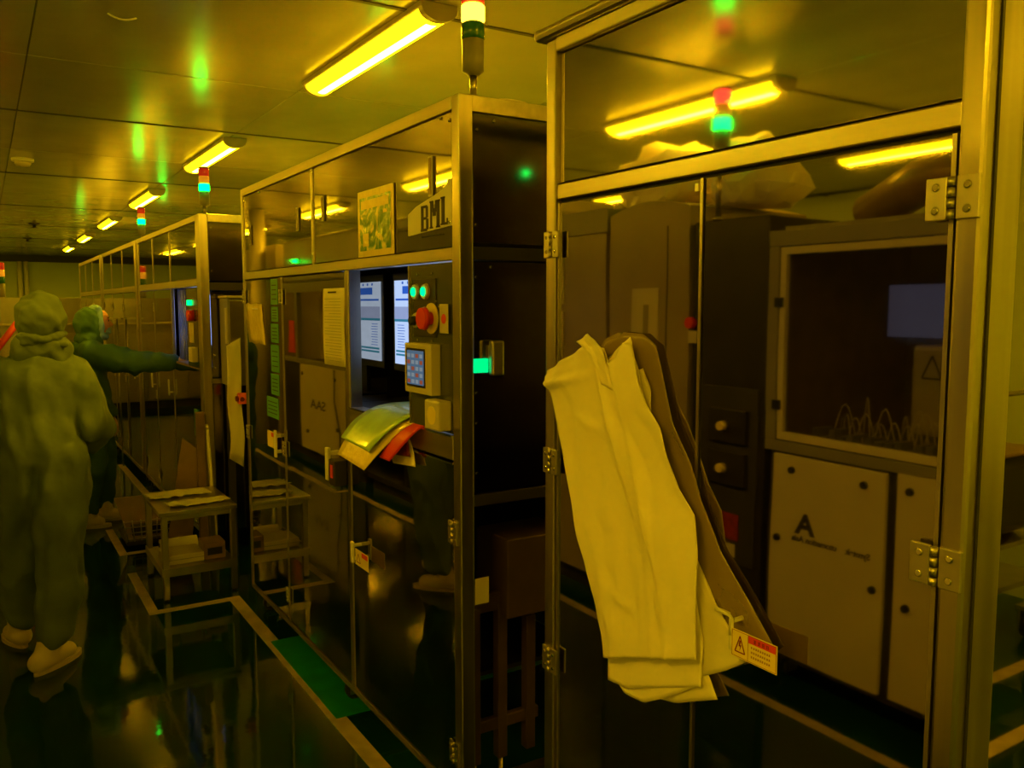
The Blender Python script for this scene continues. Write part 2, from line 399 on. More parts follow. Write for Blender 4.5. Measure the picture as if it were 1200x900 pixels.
part('end_panel', MB().box(XF+.05, XF+DEP-.05, 1.684, 1.694, Z0+.3, 2.20), M['endp'], A)
part('back_panel', MB().box(XF+DEP-.02, XF+DEP-.01, .70, 1.65, Z0, 2.2), M['endp'], A)
part('base', MB().box(XF+.05, XF+DEP-.05, .70, 1.65, Z0, .14), M['dark'], A)
for xx in (XF+.06, XF+DEP-.06):
    for yy in (.72, 1.63): caster(A, xx, yy, 1.25)
# warning label print
def tri_outline(y0, y1, z0, z1, w_, x, yt=None):
    yt = (y0+y1)/2 if yt is None else yt
    pts = [(y0,z0),(y1,z0),(yt,z1)]; b = MB()
    for i in range(3):
        a = Vector(pts[i]+(0,)); c = Vector(pts[(i+1)%3]+(0,)); dd = (c-a).normalized(); n_ = Vector((-dd.y, dd.x, 0))*w_/2
        b.prism([(x, q.x, q.y) for q in (a+n_, a-n_, c-n_, c+n_)], (-.0005,0,0))
    return b
xl = XF-.0426
part('border', MB().box(xl-.0004,xl,.9475,.9482,.987,1.034).box(xl-.0004,xl,1.0478,1.0485,.987,1.034).box(xl-.0004,xl,.948,1.048,.9865,.9872).box(xl-.0004,xl,.948,1.048,1.0335,1.0342).box(xl-.0004,xl,1.0105,1.0112,.987,1.034), M['inkr'], wl)
part('shock_symbol', tri_outline(1.041,1.018,.996,1.026,.0022,xl), M['inkr'], wl)
part('bolt', MB().prism([(xl,1.031,1.018),(xl,1.027,1.018),(xl,1.029,1.010),(xl,1.026,1.010),(xl,1.030,.999),(xl,1.029,1.007),(xl,1.0325,1.007)], (-.0005,0,0)), M['inkr'], wl)
part('red_heading', MB().box(xl-.0004,xl,.949,1.010,1.0205,1.0335), M['redl'], wl)
b = MB(); rr = random.Random(3)
def glyph(b, y, z, s, x, rr):     # small blocky character of strokes
    for k in range(3): zz = z + s*k*.42; b.box(x-.0003, x, y-s*.9, y, zz, zz+s*.14)
    for k in range(2):
        yy = y - s*rr.uniform(.1,.8); b.box(x-.0003, x, yy-s*.13, yy, z, z+s)
for k in range(4): glyph(b, .998-k*.0095, 1.0235, .0065, xl-.0004, rr)
for r_ in range(3):
    for k in range(9): glyph(b, 1.004-k*.0050, 1.012-r_*.0085, .0036, xl, rr)
part('label_text', b, M['inkr'], wl, kind='stuff')

# ================================================================= sheets hanging on the near machine
def interp(P, t):
    n = len(P)-1; f = min(max(t, 0), 1)*n; i = min(int(f), n-1); f -= i
    return P[i][0]*(1-f)+P[i+1][0]*f, P[i][1]*(1-f)+P[i+1][1]*f
def resample(P, n):
    d = [0]
    for a, b_ in zip(P, P[1:]): d.append(d[-1]+math.dist(a, b_))
    out = []
    for k in range(n):
        s_ = d[-1]*k/(n-1); i = max(j for j in range(len(d)) if d[j] <= s_+1e-9); i = min(i, len(P)-2)
        f = (s_-d[i])/max(1e-9, d[i+1]-d[i]); out.append((P[i][0]*(1-f)+P[i+1][0]*f, P[i][1]*(1-f)+P[i+1][1]*f))
    return out
def sheet(left, right, x, amp, seed, ru=40, rv=26, top=None, bot=None, folds=None, thick=.0012):
    L_ = resample(left, ru); R_ = resample(right, ru); P = []
    T = resample(top, rv) if top else None; Bt = resample(bot, rv) if bot else None
    for i in range(ru):
        row = []; u = i/(ru-1)
        for j in range(rv):
            v = j/(rv-1)
            y = L_[i][0]*(1-v)+R_[i][0]*v; z = L_[i][1]*(1-v)+R_[i][1]*v
            if T:
                k = (1-u)**2.2 if u < .5 else max(0,(1-u)**2.2-.0)
                y += (T[j][0]-(L_[0][0]*(1-v)+R_[0][0]*v))*k; z += (T[j][1]-(L_[0][1]*(1-v)+R_[0][1]*v))*k
            if Bt:
                k = u**4
                y += (Bt[j][0]-(L_[-1][0]*(1-v)+R_[-1][0]*v))*k; z += (Bt[j][1]-(L_[-1][1]*(1-v)+R_[-1][1]*v))*k
            f = amp*(.75*math.sin(v*9+seed+1.6*noise.noise(Vector((u*2.5, v*2, seed)))*2) * .5 + 1.3*noise.noise(Vector((u*4, v*7+u*2, seed*1.7))) + .5*noise.noise(Vector((u*11, v*13, seed*2.7))))
            if folds: f += 1.1*folds(u, v, y, z)
            row.append((x-f, y, z))
        P.append(row)
    return P
A_left = [(1.641,1.465),(1.637,1.419),(1.612,1.374),(1.584,1.297),(1.553,1.212),(1.522,1.118),(1.489,1.027),(1.463,.956),(1.440,.894),(1.430,.840)]
A_right = [(1.345,1.541),(1.323,1.481),(1.290,1.417),(1.254,1.378),(1.227,1.322),(1.195,1.265),(1.155,1.220),(1.142,1.143),(1.139,1.050),(1.139,.942)]
A_top = [(1.641,1.465),(1.502,1.529),(1.435,1.527),(1.397,1.497),(1.362,1.542),(1.345,1.541)]
def foldA(u, v, y, z):
    # thick roll near the top left corner, running to the right and up
    dz = z-(1.437+(1.62-y)*.20)
    a = .016*math.exp(-(dz/.010)**2)*max(0, 1-v*1.9)
    dz2 = z-(1.462+(1.60-y)*.32)
    a += .007*math.exp(-(dz2/.007)**2)*max(0, 1-v*2.2)
    # diagonal ridge from the top tip down the middle
    dy = y-(1.46-(1.50-z)*.42); a += .010*math.exp(-(dy/.012)**2)*max(0, min(1, (z-1.15)/.2))
    dy = y-(1.40-(1.50-z)*.36); a += .007*math.exp(-(dy/.009)**2)*max(0, min(1, (z-.98)/.2))
    dy = y-(1.30-(1.30-z)*.10); a += .006*math.exp(-(dy/.012)**2)*max(0, min(1, (1.15-z)/.1))
    for (cy, cz, sy, sz, k) in ((1.48,1.355,.05,.012,.006),(1.36,.99,.035,.012,.007),(1.40,1.03,.03,.03,-.006),(1.24,1.02,.02,.05,.008),(1.33,1.10,.02,.06,.006)):
        a += k*math.exp(-((y-cy)/sy)**2-((z-cz-(y-cy)*.35)/sz)**2)
    return a
SH = 'film sheets hung over the near enclosure'
def mk_sheet(name, P, m, label, group=SH, thick=.0012):
    o = single(name, MB().grid(P, thick), m, label, 'sheet', group); return o
XS = 1.135
mk_sheet('film_sheet', sheet(A_left, A_right, XS-.008, .009, 1.3, 90, 60, top=A_top, folds=foldA), M['paper'], 'large front white sheet of the hanging stack, with a rolled fold at its top left')
mk_sheet('film_sheet', sheet([(1.50,1.18),(1.46,.98),(1.432,.86),(1.429,.785)], [(1.20,1.17),(1.165,1.08),(1.138,.97),(1.144,.881)], XS+.010, .0025, 4.1, 40, 30, bot=[(1.429,.785),(1.361,.790),(1.34,.800),(1.25,.838),(1.144,.881)]), M['paper'], 'second white sheet of the hanging stack, its straight hem showing just below the front one')
mk_sheet('film_sheet', sheet([(1.47,1.15),(1.42,.95),(1.384,.80),(1.313,.778)], [(1.22,1.12),(1.18,1.0),(1.15,.93),(1.144,.885)], XS+.013, .002, 6.1, 30, 20, bot=[(1.375,.776),(1.313,.778),(1.24,.82),(1.144,.885)]), M['paper'], 'white sheet in the hanging stack ending lowest, in a pointed corner')
mk_sheet('film_sheet', sheet([(1.24,1.20),(1.24,1.12),(1.23,1.03),(1.20,.89)], [(1.195,1.165),(1.125,1.07),(1.061,1.0),(1.016,.984)], XS+.016, .003, 2.2, 30, 16, bot=[(1.20,.875),(1.158,.893),(1.085,.935),(1.016,.984)]), M['paper2'], 'pale sheet of the hanging stack that flares right to the door handle')
mk_sheet('film_sheet', sheet([(1.40,1.0),(1.36,.86),(1.345,.786)], [(1.22,1.0),(1.15,.93),(1.105,.876)], XS+.019, .002, 3.3, 20, 14, bot=[(1.345,.786),(1.22,.815),(1.105,.87)]), M['paper2'], 'backmost pale sheet of the hanging stack, ending low on the right')
mk_sheet('film_sheet', sheet([(1.352,1.482),(1.345,1.44),(1.34,1.38)], [(1.327,1.490),(1.303,1.45),(1.300,1.36)], XS+.012, .002, 5.2, 14, 8), M['paper2'], 'narrow pale sheet tip sticking out right of the hanging stack')
mk_sheet('film_sheet', sheet([(1.518,1.538),(1.49,1.523),(1.468,1.51),(1.43,1.45)], [(1.480,1.557),(1.455,1.545),(1.43,1.525),(1.39,1.44)], XS-.016, .003, 7.2, 20, 10), M['paper'], 'small curled white strip standing up at the top of the hanging stack')
mk_sheet('film_sheet', sheet([(1.44,1.50),(1.40,1.46),(1.36,1.38)], [(1.362,1.553),(1.34,1.50),(1.30,1.40)], XS+.004, .003, 8.2, 20, 12), M['paper'], 'white sheet of the hanging stack with a sharp pointed top corner')
mk_sheet('tinted_film', sheet([(1.497,1.50),(1.47,1.36),(1.35,1.19),(1.25,1.03),(1.172,.90)], [(1.300,1.537),(1.278,1.478),(1.246,1.386),(1.191,1.309),(1.166,1.246),(1.112,1.158),(1.036,1.082),(.975,1.015)], XS+.0225, .002, 9.9, 50, 20, top=[(1.497,1.50),(1.47,1.545),(1.414,1.562),(1.34,1.560),(1.300,1.537)], bot=[(1.172,.90),(1.094,.935),(1.012,.978),(.975,1.015)]), M['film'], 'see-through brown film hanging behind the white sheets on the enclosure door', None, .0006)

# ================================================================= MACHINE B (Y 2.15 - 4.53)
B = thing('machine_enclosure', (1.7,3.34,0), 'middle stainless enclosure with monitor opening, control panel and booklets hanging out', 'machine')
Y0, Y1 = 2.15, 4.53
part('post', MB().box(XF-.004, XF+.042, Y0, 2.196, Z0, 2.214, .004), M['frame'], B)
part('post', MB().box(XF-.004, XF+.042, 4.49, Y1, Z0, 2.214, .004), M['frame'], B)
part('post', MB().box(XF+DEP-.05, XF+DEP, Y0, Y0+.05, Z0, 2.214, .004), M['frame'], B)
part('post', MB().box(XF+DEP-.05, XF+DEP, Y1-.05, Y1, Z0, 2.214, .004), M['frame'], B)
part('top_rail', MB().box(XF-.004, XF+.04, 2.196, 4.49, 2.175, 2.214, .003), M['railh'], B)
part('middle_rail', MB().box(XF-.004, XF+.04, 2.196, 4.49, 1.748, 1.786, .003), M['railh'], B)
part('bottom_rail', MB().box(XF-.004, XF+.04, 2.196, 4.49, Z0, .125, .002), M['railh'], B)
part('ledge_rail', MB().box(XF-.006, XF+.05, 2.196, 3.03, 1.158, 1.232, .003), M['railh'], B)
part('stile', MB().box(XF-.004, XF+.045, 3.03, 3.065, .125, 1.748, .003), M['frame'], B)
part('stile', MB().box(XF-.003, XF+.02, 3.405, 3.432, 1.786, 2.175, .002), M['frame'], B)
part('stile', MB().box(XF-.003, XF+.02, 3.852, 3.872, .125, 1.748, .002), M['frame'], B)
up1 = part('upper_panel', MB().box(XF+.002, XF+.012, 2.199, 3.402, 1.789, 2.172, .0015), M['mirror'], B, label='long polished upper panel with letters')
up2 = part('upper_panel', MB().box(XF+.002, XF+.012, 3.435, 4.487, 1.789, 2.172, .0015), M['mirror'], B)
part('seal', MB().box(XF+.010, XF+.02, 2.196, 4.49, 1.786, 2.175), M['seam'], B)
for yy, zz in ((2.33,2.005),(3.285,2.0),(3.605,1.985),(4.36,1.97)): slot_pull(B, yy, zz, .12 if yy < 3 else .1)
screws(B, [(2.215,2.15),(2.215,1.86),(3.415,2.16),(3.42,2.05),(3.415,1.83),(4.475,2.15),(2.27,2.165),(4.2,2.165)])
dA = part('door', MB().box(XF, XF+.008, 3.874, 4.488, .13, 1.743, .0015), M['door'], B)
dB = part('door', MB().box(XF, XF+.008, 3.068, 3.850, .13, 1.743, .0015), M['door'], B)
dC = part('door', MB().box(XF, XF+.008, 2.199, 3.027, .13, 1.150, .0015), M['door'], B)
part('edge_strip', MB().box(XF-.005, XF, 2.199, 3.027, 1.144, 1.150), M['chrome'], dC)
part('edge_strip', MB().box(XF-.010, XF-.006, 2.196, 3.03, 1.228, 1.233), M['chrome'], B)
for y, z in ((3.862,1.655),(3.862,.95),(3.862,.25),(4.50,1.66),(4.50,.95),(2.196,.94),(2.196,.25)): hinge(B, y, z, XF-.004, .028, .07)
# stickers, labels and handles on the doors
for i, (z0, z1, ya, yb) in enumerate(((1.62,1.74,3.93,4.04),(1.54,1.61,3.93,4.04),(1.44,1.53,3.93,4.05),(1.30,1.43,3.93,4.06),(1.19,1.29,3.94,4.07),(1.075,1.175,3.96,4.15))):
    s_ = part('sticker', MB().box(XF-.0015, XF, ya, yb, z0, z1), M['gst'], dA)
    b = MB()
    for k in range(4): b.box(XF-.002, XF-.0015, ya+.02, yb-.02, z0+(z1-z0)*(.2+.18*k), z0+(z1-z0)*(.2+.18*k)+.004)
    part('sticker_text', b, M['ink'], dA, kind='stuff')
part('handle', MB().box(XF-.03, XF-.02, 3.93, 3.955, .90, 1.03, .003).box(XF-.02, XF, 3.935, 3.95, .92, .935).box(XF-.02, XF, 3.935, 3.95, .995,1.01), M['white'], dA)
part('door_label', MB().box(XF-.012, XF-.010, 3.96, 4.12, .93, 1.01), M['yel'], dA)
part('label_mark', MB().box(XF-.0135, XF-.012, 3.98, 4.05, .985, 1.005), M['redl'], dA)
part('handle', MB().box(XF-.04, XF-.03, 2.935, 2.958, .655, .735, .003).box(XF-.03, XF, 2.94, 2.953, .665,.675).box(XF-.03, XF, 2.94, 2.953, .715,.725), M['white'], dC)
part('door_label', MB().box(XF-.0325, XF-.031, 2.80, 2.925, .655, .715), M['yel'], dC)
part('label_mark', MB().box(XF-.034, XF-.0325, 2.805, 2.86, .695, .712), M['redl'], dC)
part('shock_symbol', tri_outline(2.915,2.875,.668,.700,.003,XF-.0325), M['inkr'], dC)
part('handle', MB().box(XF-.05, XF-.035, 3.16, 3.19, .93, 1.06, .003).box(XF-.035, XF, 3.165, 3.18, .94,.955).box(XF-.035, XF, 3.165, 3.18, 1.03,1.045), M['white'], dB)
part('switch_box', MB().box(XF-.05, XF, 3.08, 3.15, .92, 1.02, .004), M['dark'], dB)
part('switch_light', MB().box(XF-.052, XF-.05, 3.10, 3.125, .95, 1.0), M['redl'], dB)
# pale flat patch painting in a reflection, black letters over it
pl = part('reflection_patch', MB().prism([(XF+.0015, y, z) for y, z in ((2.50,1.838),(2.50,1.905),(2.44,1.925),(2.30,1.950),(2.235,1.965),(2.225,1.985),(2.203,1.985),(2.203,1.850))], (-.002,0,0)), M['white'], up1)
def letter_B(b, y, z, w_, h, x):     # slab letters out of bars, running towards -Y
    def bar(a0, a1, c0, c1): b.box(x-.0015, x, y-a1*w_, y-a0*w_, z+c0*h, z+c1*h)
    return bar
b = MB()
q = letter_B(b, 2.405, 1.845, .055, .078, XF-.0005)
q(0,.12,0,.08); q(.05,.35,0,1); q(.35,.8,0,.1); q(.35,.8,.45,.55); q(.35,.8,.9,1); q(.68,.95,.06,.47); q(.65,.9,.53,.95)
q = letter_B(b, 2.343, 1.850, .068, .082, XF-.0005)
q(0,.3,0,.06); q(.06,.22,0,1); q(0,.25,.94,1); q(.68,.95,0,1); q(.62,1,0,.06); q(.62,1,.94,1)
for k in range(7): q(.20+k*.035,.36+k*.035,1-.14*(k+1),1-.14*k) if k < 4 else None
for k in range(4): q(.62-k*.035-.08,.70-k*.035,1-.14*(k+1),1-.14*k)
q = letter_B(b, 2.270, 1.855, .045, .082, XF-.0005)
q(0,.5,0,.06); q(.12,.55,0,1); q(0,.6,.94,1); q(.5,1.,0,.08); q(.85,1,.08,.22)
part('letters', b, M['ink'], up1, label='black BML letters')
part('underline', MB().box(XF-.001,XF+.0015,2.26,2.40,1.826,1.830), M['ink'], up1)
# recess with the monitor
part('recess_side', MB().box(XF+.04, 1.395, 3.20, 3.21, 1.20, 1.76), M['mirror'], B)
part('jamb', MB().box(XF, 1.214, 3.022, 3.030, 1.232, 1.748), M['steel'], B)
part('recess_floor', MB().box(XF+.04, 1.95, 2.199, 3.30, 1.215, 1.228), M['inner'], B)
part('recess_back', MB().box(1.93, 1.95, 2.19, 3.60, 1.22, 1.76), M['inner'], B)
part('recess_ceiling', MB().box(XF+.04, 1.95, 2.199, 3.60, 1.765, 1.78), M['inner'], B)
part('end_panel', MB().box(1.218, XF+DEP-.05, 2.158, 2.166, 1.80, 2.165), M['endp'], B, label='dark glossy upper end panel')
part('end_panel', MB().box(1.218, XF+DEP-.05, 2.158, 2.166, 1.06, 1.745), M['endp'], B, label='dark glossy middle end panel')
part('end_rail', MB().box(1.212, XF+DEP-.05, Y0+.003, Y0+.043, 1.75, 1.788, .002), M['dark'], B)
part('end_rail', MB().box(1.212, XF+DEP-.05, Y0+.003, Y0+.043, 1.02, 1.055, .002), M['dark'], B)
part('end_rail', MB().box(1.212, XF+DEP-.05, Y0+.003, Y0+.043, 2.168, 2.214, .002), M['railh'], B)
part('end_rail', MB().box(1.212, XF+DEP-.05, Y0+.003, Y0+.043, Z0, .14, .002), M['dark'], B)
for (x_, z_) in ((1.228,2.12),(1.285,2.15),(1.225,1.85),(1.275,1.73),(1.225,1.70),(1.225,1.36),(1.225,1.27),(1.225,1.12),(1.235,1.42)):
    part('screw', MB().cyl((x_,2.158,z_),(x_,2.153,z_),.006,.004,10), M['chrome'], B)
part('far_end_panel', MB().box(1.215, XF+DEP-.05, 4.50, 4.51, .13, 2.17), M['endp'], B)
part('back_panel', MB().box(XF+DEP-.02, XF+DEP-.01, Y0+.05, Y1-.05, Z0, 2.17), M['inner'], B)
part('roof', MB().box(XF+.04, XF+DEP, Y0+.02, Y1-.02, 2.19, 2.205), M['steel'], B)
part('floor_pan', MB().box(XF+.04, XF+DEP-.05, 2.9, Y1-.05, .102, .12), M['dark'], B)
# green light bar with handle on the end
part('light_bar', MB().box(1.213, 1.262, 2.150, 2.157, 1.420, 1.462, .002), M['e_green_soft'], B, label='glowing green light bar')
part('end_handle', MB().box(1.256, 1.298, 2.118, 2.142, 1.412, 1.515, .006).box(1.265,1.29,2.142,2.158,1.43,1.50), M['hinge'], B)
# inside structure seen through the open lower end
for xx in (1.26, 1.36): part('inner_leg', MB().box(xx, xx+.035, 2.26, 2.295, .14, .66, .003), M['dkbrown'], B)
part('inner_leg', MB().box(1.47, 1.505, 2.26, 2.295, .14, .60, .003), M['dkbrown'], B)
part('inner_bar', MB().box(1.26, 1.52, 2.265, 2.29, .64, .70, .003), M['dkbrown'], B)
part('inner_bar', MB().box(1.26, 1.52, 2.265, 2.29, .24, .28, .003), M['dkbrown'], B)
part('inner_box', MB().box(1.37, 1.62, 2.22, 2.42, .62, .88, .006), M['dkbrown'], B)
part('inner_label', MB().box(1.215, 1.262, 2.152, 2.154, .72, .80), M['cream'], B)
for xx in (1.278, 1.378): part('foot', MB().lathe([(.03,0),(.03,.012),(.008,.02),(.008,.16)], (xx,2.278,.0), 14), M['steel'], B)
for xx in (XF+.06, XF+DEP-.06):
    for yy in (2.30, 3.2, 4.40): caster(B, xx, yy, 1.3)
# control panel
cp = part('control_panel', MB().box(XF-.002, XF+.01, 2.199, 2.493, 1.236, 1.744, .002), M['mirror'], B)
M['cpm'] = mat('olive_panel', (.13,.13,.08), .25, .6, .15, 4); cp.data.materials.clear(); cp.data.materials.append(M['cpm'])
part('trim', MB().box(XF-.006, XF-.002, 2.485, 2.493, 1.236, 1.744), M['frame'], cp)
part('button_plate', MB().box(XF-.006, XF-.002, 2.30, 2.455, 1.52, 1.70, .002), M['dark'], cp)
screws(cp, [(2.43,1.715),(2.33,1.715),(2.46,1.63),(2.30,1.63),(2.43,1.51),(2.33,1.51)], XF-.002, .004)
for y in (2.432, 2.362):
    part('button_ring', MB().cyl((XF-.006,y,1.66),(XF-.016,y,1.66),.026,.022,20), M['cream'], cp)
    part('green_button', MB().cyl((XF-.016,y,1.66),(XF-.021,y,1.66),.014,.013,18), M['e_green'], cp)
part('button_ring', MB().cyl((XF-.006,2.432,1.57),(XF-.014,2.432,1.57),.026,.022,20), M['cream'], cp)
part('key_switch', MB().cyl((XF-.014,2.432,1.57),(XF-.030,2.432,1.57),.016,.013,16), M['black'], cp)
part('stop_ring', MB().cyl((XF-.006,2.325,1.578),(XF-.010,2.325,1.578),.047,.047,24), M['yel'], cp)
part('stop_button', MB().cyl((XF-.010,2.325,1.578),(XF-.030,2.325,1.578),.020,.020,20).cyl((XF-.030,2.325,1.578),(XF-.045,2.325,1.578),.036,.032,24), M['red'], cp)
lb_ = part('stop_label', MB().box(XF-.012, XF-.010, 2.208, 2.262, 1.535, 1.622), M['cream'], cp)
part('label_mark', MB().cyl((XF-.012,2.235,1.578),(XF-.0125,2.235,1.578),.015,.015,16), M['redl'], cp)
hm = part('touch_screen_box', MB().box(XF-.035, XF-.002, 2.275, 2.462, 1.345, 1.50, .003), M['cream'], cp)
part('bezel', MB().box(XF-.037, XF-.035, 2.315, 2.445, 1.365, 1.485), M['black'], cp)
part('touch_screen', MB().box(XF-.038, XF-.037, 2.322, 2.438, 1.372, 1.478), M['e_hmi'], cp)
b = MB(); b2 = MB()
for r_ in range(5):
    for c_ in range(4):
        (b if (r_+c_) % 3 else b2).box(XF-.0385, XF-.038, 2.435-c_*.029-.02, 2.435-c_*.029, 1.376+r_*.020, 1.376+r_*.020+.012)
part('screen_keys', b, M['e_hmib'], cp, kind='stuff'); part('screen_keys', b2, M['e_hmir'], cp, kind='stuff')
part('speaker_box', MB().box(XF-.045, XF-.002, 2.205, 2.305, 1.245, 1.335, .006), M['cream'], cp)
part('speaker_face', MB().cyl((XF-.045,2.255,1.29),(XF-.046,2.255,1.29),.028,.028,20), M['yel'], cp)
# monitor
mo = thing('monitor', (1.42,2.85,1.23), 'lit computer monitor inside the opening of the middle enclosure', 'monitor')
part('housing', MB().box(1.405, 1.44, 2.60, 3.155, 1.355, 1.745, .004), M['black'], mo)
scn = part('screen', MB().box(1.400, 1.405, 2.62, 3.127, 1.385, 1.715), M['e_white'], mo)
part('stand', MB().box(1.43, 1.45, 2.84, 2.90, 1.235, 1.50).box(1.38,1.50,2.77,2.97,1.228,1.236), M['black'], mo)
xs = 1.3995
part('window_bar', MB().box(xs-.0003, xs, 2.62, 3.115, 1.636, 1.644), M['e_dblue'], scn)
part('window_bar', MB().box(xs-.0003, xs, 2.80, 3.05, 1.662, 1.692), M['e_dblue'], scn)
part('window_bar', MB().box(xs-.0003, xs, 2.62, 3.127, 1.553, 1.563), M['e_teal'], scn)
part('window_bar', MB().box(xs-.0003, xs, 2.62, 3.115, 1.432, 1.440), M['e_teal'], scn)
part('window_bar', MB().box(xs-.0003, xs, 2.62, 3.115, 1.418, 1.426), M['e_teal'], scn)
part('window_pane', MB().box(xs-.0002, xs, 2.62, 3.127, 1.563, 1.612), M['e_grey'], scn)
b = MB()
for k in range(9): b.box(xs-.0003, xs, 3.03+.004*(k % 3), 3.10, 1.450+k*.011, 1.4525+k*.011)
for k in range(5): b.box(xs-.0003, xs, 3.04-k*.05, 3.055-k*.05, 1.70, 1.71)
part('screen_text', b, M['e_dblue'], scn, kind='stuff')
# poster sleeve on the upper panel
po = thing('document_sleeve', (XF,2.76,1.8), 'clear yellow-edged sleeve with green sheet taped on the upper panel', 'document')
part('sleeve', MB().box(XF-.004, XF-.001, 2.603, 2.916, 1.788, 2.02, .001), M['yelp'], po)
def noisy(xp, ya, yb, za, zb): return MB().box(xp-.001, xp, ya, yb, za, zb)
M['greenm'] = mat('mottled_print', (.12,.34,.10), .2, 0, .5, 14, bump=.5, bscale=22, coat=.6)
_nt = M['greenm'].node_tree; _b = _nt.nodes['Principled BSDF']
_n = _nt.nodes.new('ShaderNodeTexNoise'); _n.inputs['Scale'].default_value = 13; _n.inputs['Detail'].default_value = 4; _n.inputs['Distortion'].default_value = 1.5
_t = _nt.nodes.new('ShaderNodeTexCoord'); _nt.links.new(_t.outputs['Object'], _n.inputs[0])
_r = _nt.nodes.new('ShaderNodeValToRGB'); _r.color_ramp.elements[0].position = .44; _r.color_ramp.elements[0].color = (.07,.24,.05,1)
_r.color_ramp.elements[1].position = .60; _r.color_ramp.elements[1].color = (.85,.78,.20,1)
_e = _r.color_ramp.elements.new(.52); _e.color = (.22,.42,.10,1)
_nt.links.new(_n.outputs[0], _r.inputs[0]); _nt.links.new(_r.outputs[0], _b.inputs['Base Color'])
part('printed_sheet', noisy(XF-.004, 2.625, 2.895, 1.81, 1.995), M['greenm'], po)
part('header', noisy(XF-.005, 2.64, 2.88, 1.955, 1.985), M['yelp'], po)
for y_, z_, w_, h_ in ((2.815,1.825,.05,.045),(2.655,1.93,.03,.012)):
    part('print_block', noisy(XF-.005, y_, y_+w_, z_, z_+h_), M['yelp'], po)
# paper notices on the doors
n1 = thing('paper_notice', (XF,3.18,1.38), 'long pale printed notice on the door beside the monitor opening', 'notice', 'notices on the mirror doors')
P = [[(XF-.003-.004*math.sin(i/8*PI)-.002*math.sin(j), 3.30-.235*j/6, 1.684-.303*i/8) for j in range(7)] for i in range(9)]
pg = part('page', MB().grid(P), M['paper2'], n1)
b = MB()
for k in range(22): b.box(XF-.0105, XF-.0095, 3.30-.21, 3.30-.03-(.05 if k % 4 == 0 else 0), 1.40+k*.0115, 1.4015+k*.0115)
part('printed_lines', b, M['grey'], n1, kind='stuff')
part('title', MB().box(XF-.0095, XF-.0085, 3.14, 3.23, 1.665, 1.671), M['ink'], n1)
n2 = thing('paper_notice', (XF,4.32,1.42), 'creased pale sheet taped on the leftmost door of the middle enclosure', 'notice', 'notices on the mirror doors')
P = [[(XF-.003-.006*abs(noise.noise(Vector((i*.5,j*.6,1)))), 4.49-.05*(i/8)-.30*j/6+.0*i, 1.625-.20*i/8+.004*math.sin(j*2)) for j in range(7)] for i in range(9)]
part('page', MB().grid(P), M['yelp'], n2)
part('tape', MB().box(XF-.011, XF-.009, 4.24, 4.34, 1.595, 1.603), M['white'], n2)

# booklets hanging out of the opening
def drape(name, path, wa, wb, m, label, thick=.003, cat='booklet', grp='booklets hanging from the opening', n=16):
    """path: list of (x,y,z) of the near edge and far edge along the run"""
    P = []
    for (a, b_) in path: P.append([tuple(Vector(a).lerp(Vector(b_), k/6)) for k in range(7)])
    # refine with Catmull-Rom
    Q = []
    for i in range(len(P)-1):
        p0, p1, p2, p3 = P[max(i-1,0)], P[i], P[i+1], P[min(i+2,len(P)-1)]
        for s_ in range(6):
            t_ = s_/6; row = []
            for k in range(7):
                a, b_, c_, d_ = [Vector(q_[k]) for q_ in (p0,p1,p2,p3)]
                row.append(tuple(.5*((2*b_)+(c_-a)*t_+(2*a-5*b_+4*c_-d_)*t_*t_+(3*b_-a-3*c_+d_)*t_**3)))
            Q.append(row)
    Q.append([tuple(v) for v in P[-1]])
    return single(name, MB().grid(Q, thick, (-.6,0,.8)), m, label, cat, grp)
drape('booklet', [((1.50,2.48,1.262),(1.50,2.75,1.262)), ((1.32,2.48,1.272),(1.32,2.76,1.272)), ((1.19,2.50,1.262),(1.19,2.80,1.262)), ((1.11,2.55,1.205),(1.12,2.86,1.21)), ((1.065,2.605,1.135),(1.075,2.885,1.145))], 0, 0, M['greenp'], 'long green plastic-covered booklet draped over the ledge of the opening, topmost')
drape('booklet', [((1.50,2.46,1.250),(1.50,2.76,1.250)), ((1.32,2.46,1.258),(1.32,2.77,1.258)), ((1.185,2.465,1.246),(1.185,2.80,1.246)), ((1.115,2.53,1.18),(1.115,2.86,1.185)), ((1.055,2.625,1.07),(1.06,2.885,1.085))], 0, 0, M['yelp'], 'yellow sleeve hanging lowest from the ledge of the opening, under the green booklet')
drape('folder', [((1.40,2.42,1.242),(1.40,2.52,1.242)), ((1.25,2.41,1.245),(1.25,2.50,1.245)), ((1.16,2.40,1.235),(1.16,2.47,1.235)), ((1.12,2.43,1.19),(1.12,2.52,1.19)), ((1.10,2.52,1.115),(1.10,2.60,1.115))], 0, 0, M['redp'], 'bright red folder hanging from the ledge right of the yellow sleeve', .006, 'folder')
drape('folder', [((1.157,2.53,1.225),(1.157,2.72,1.225)), ((1.152,2.49,1.19),(1.152,2.71,1.17)), ((1.145,2.455,1.135),(1.145,2.66,1.115))], 0, 0, M['dred'], 'maroon folder hanging flat on the lower door below the ledge', .004, 'folder')
drape('booklet', [((1.161,2.50,1.20),(1.161,2.66,1.19)), ((1.158,2.455,1.15),(1.158,2.64,1.13)), ((1.150,2.425,1.105),(1.150,2.60,1.09))], 0, 0, M['paper2'], 'pale booklet edge hanging lowest below the maroon folder', .003)
drape('booklet', [((1.36,2.505,1.275),(1.36,2.60,1.275)), ((1.27,2.505,1.29),(1.27,2.60,1.285)), ((1.20,2.52,1.262),(1.20,2.58,1.262))], 0, 0, M['paper2'], 'crumpled pale papers lying in the opening beside the green booklet', .004)

tower((1.245,2.205,2.214), 'signal tower with amber lit, standing on the corner of the middle enclosure', 'y', .068, 1.0)
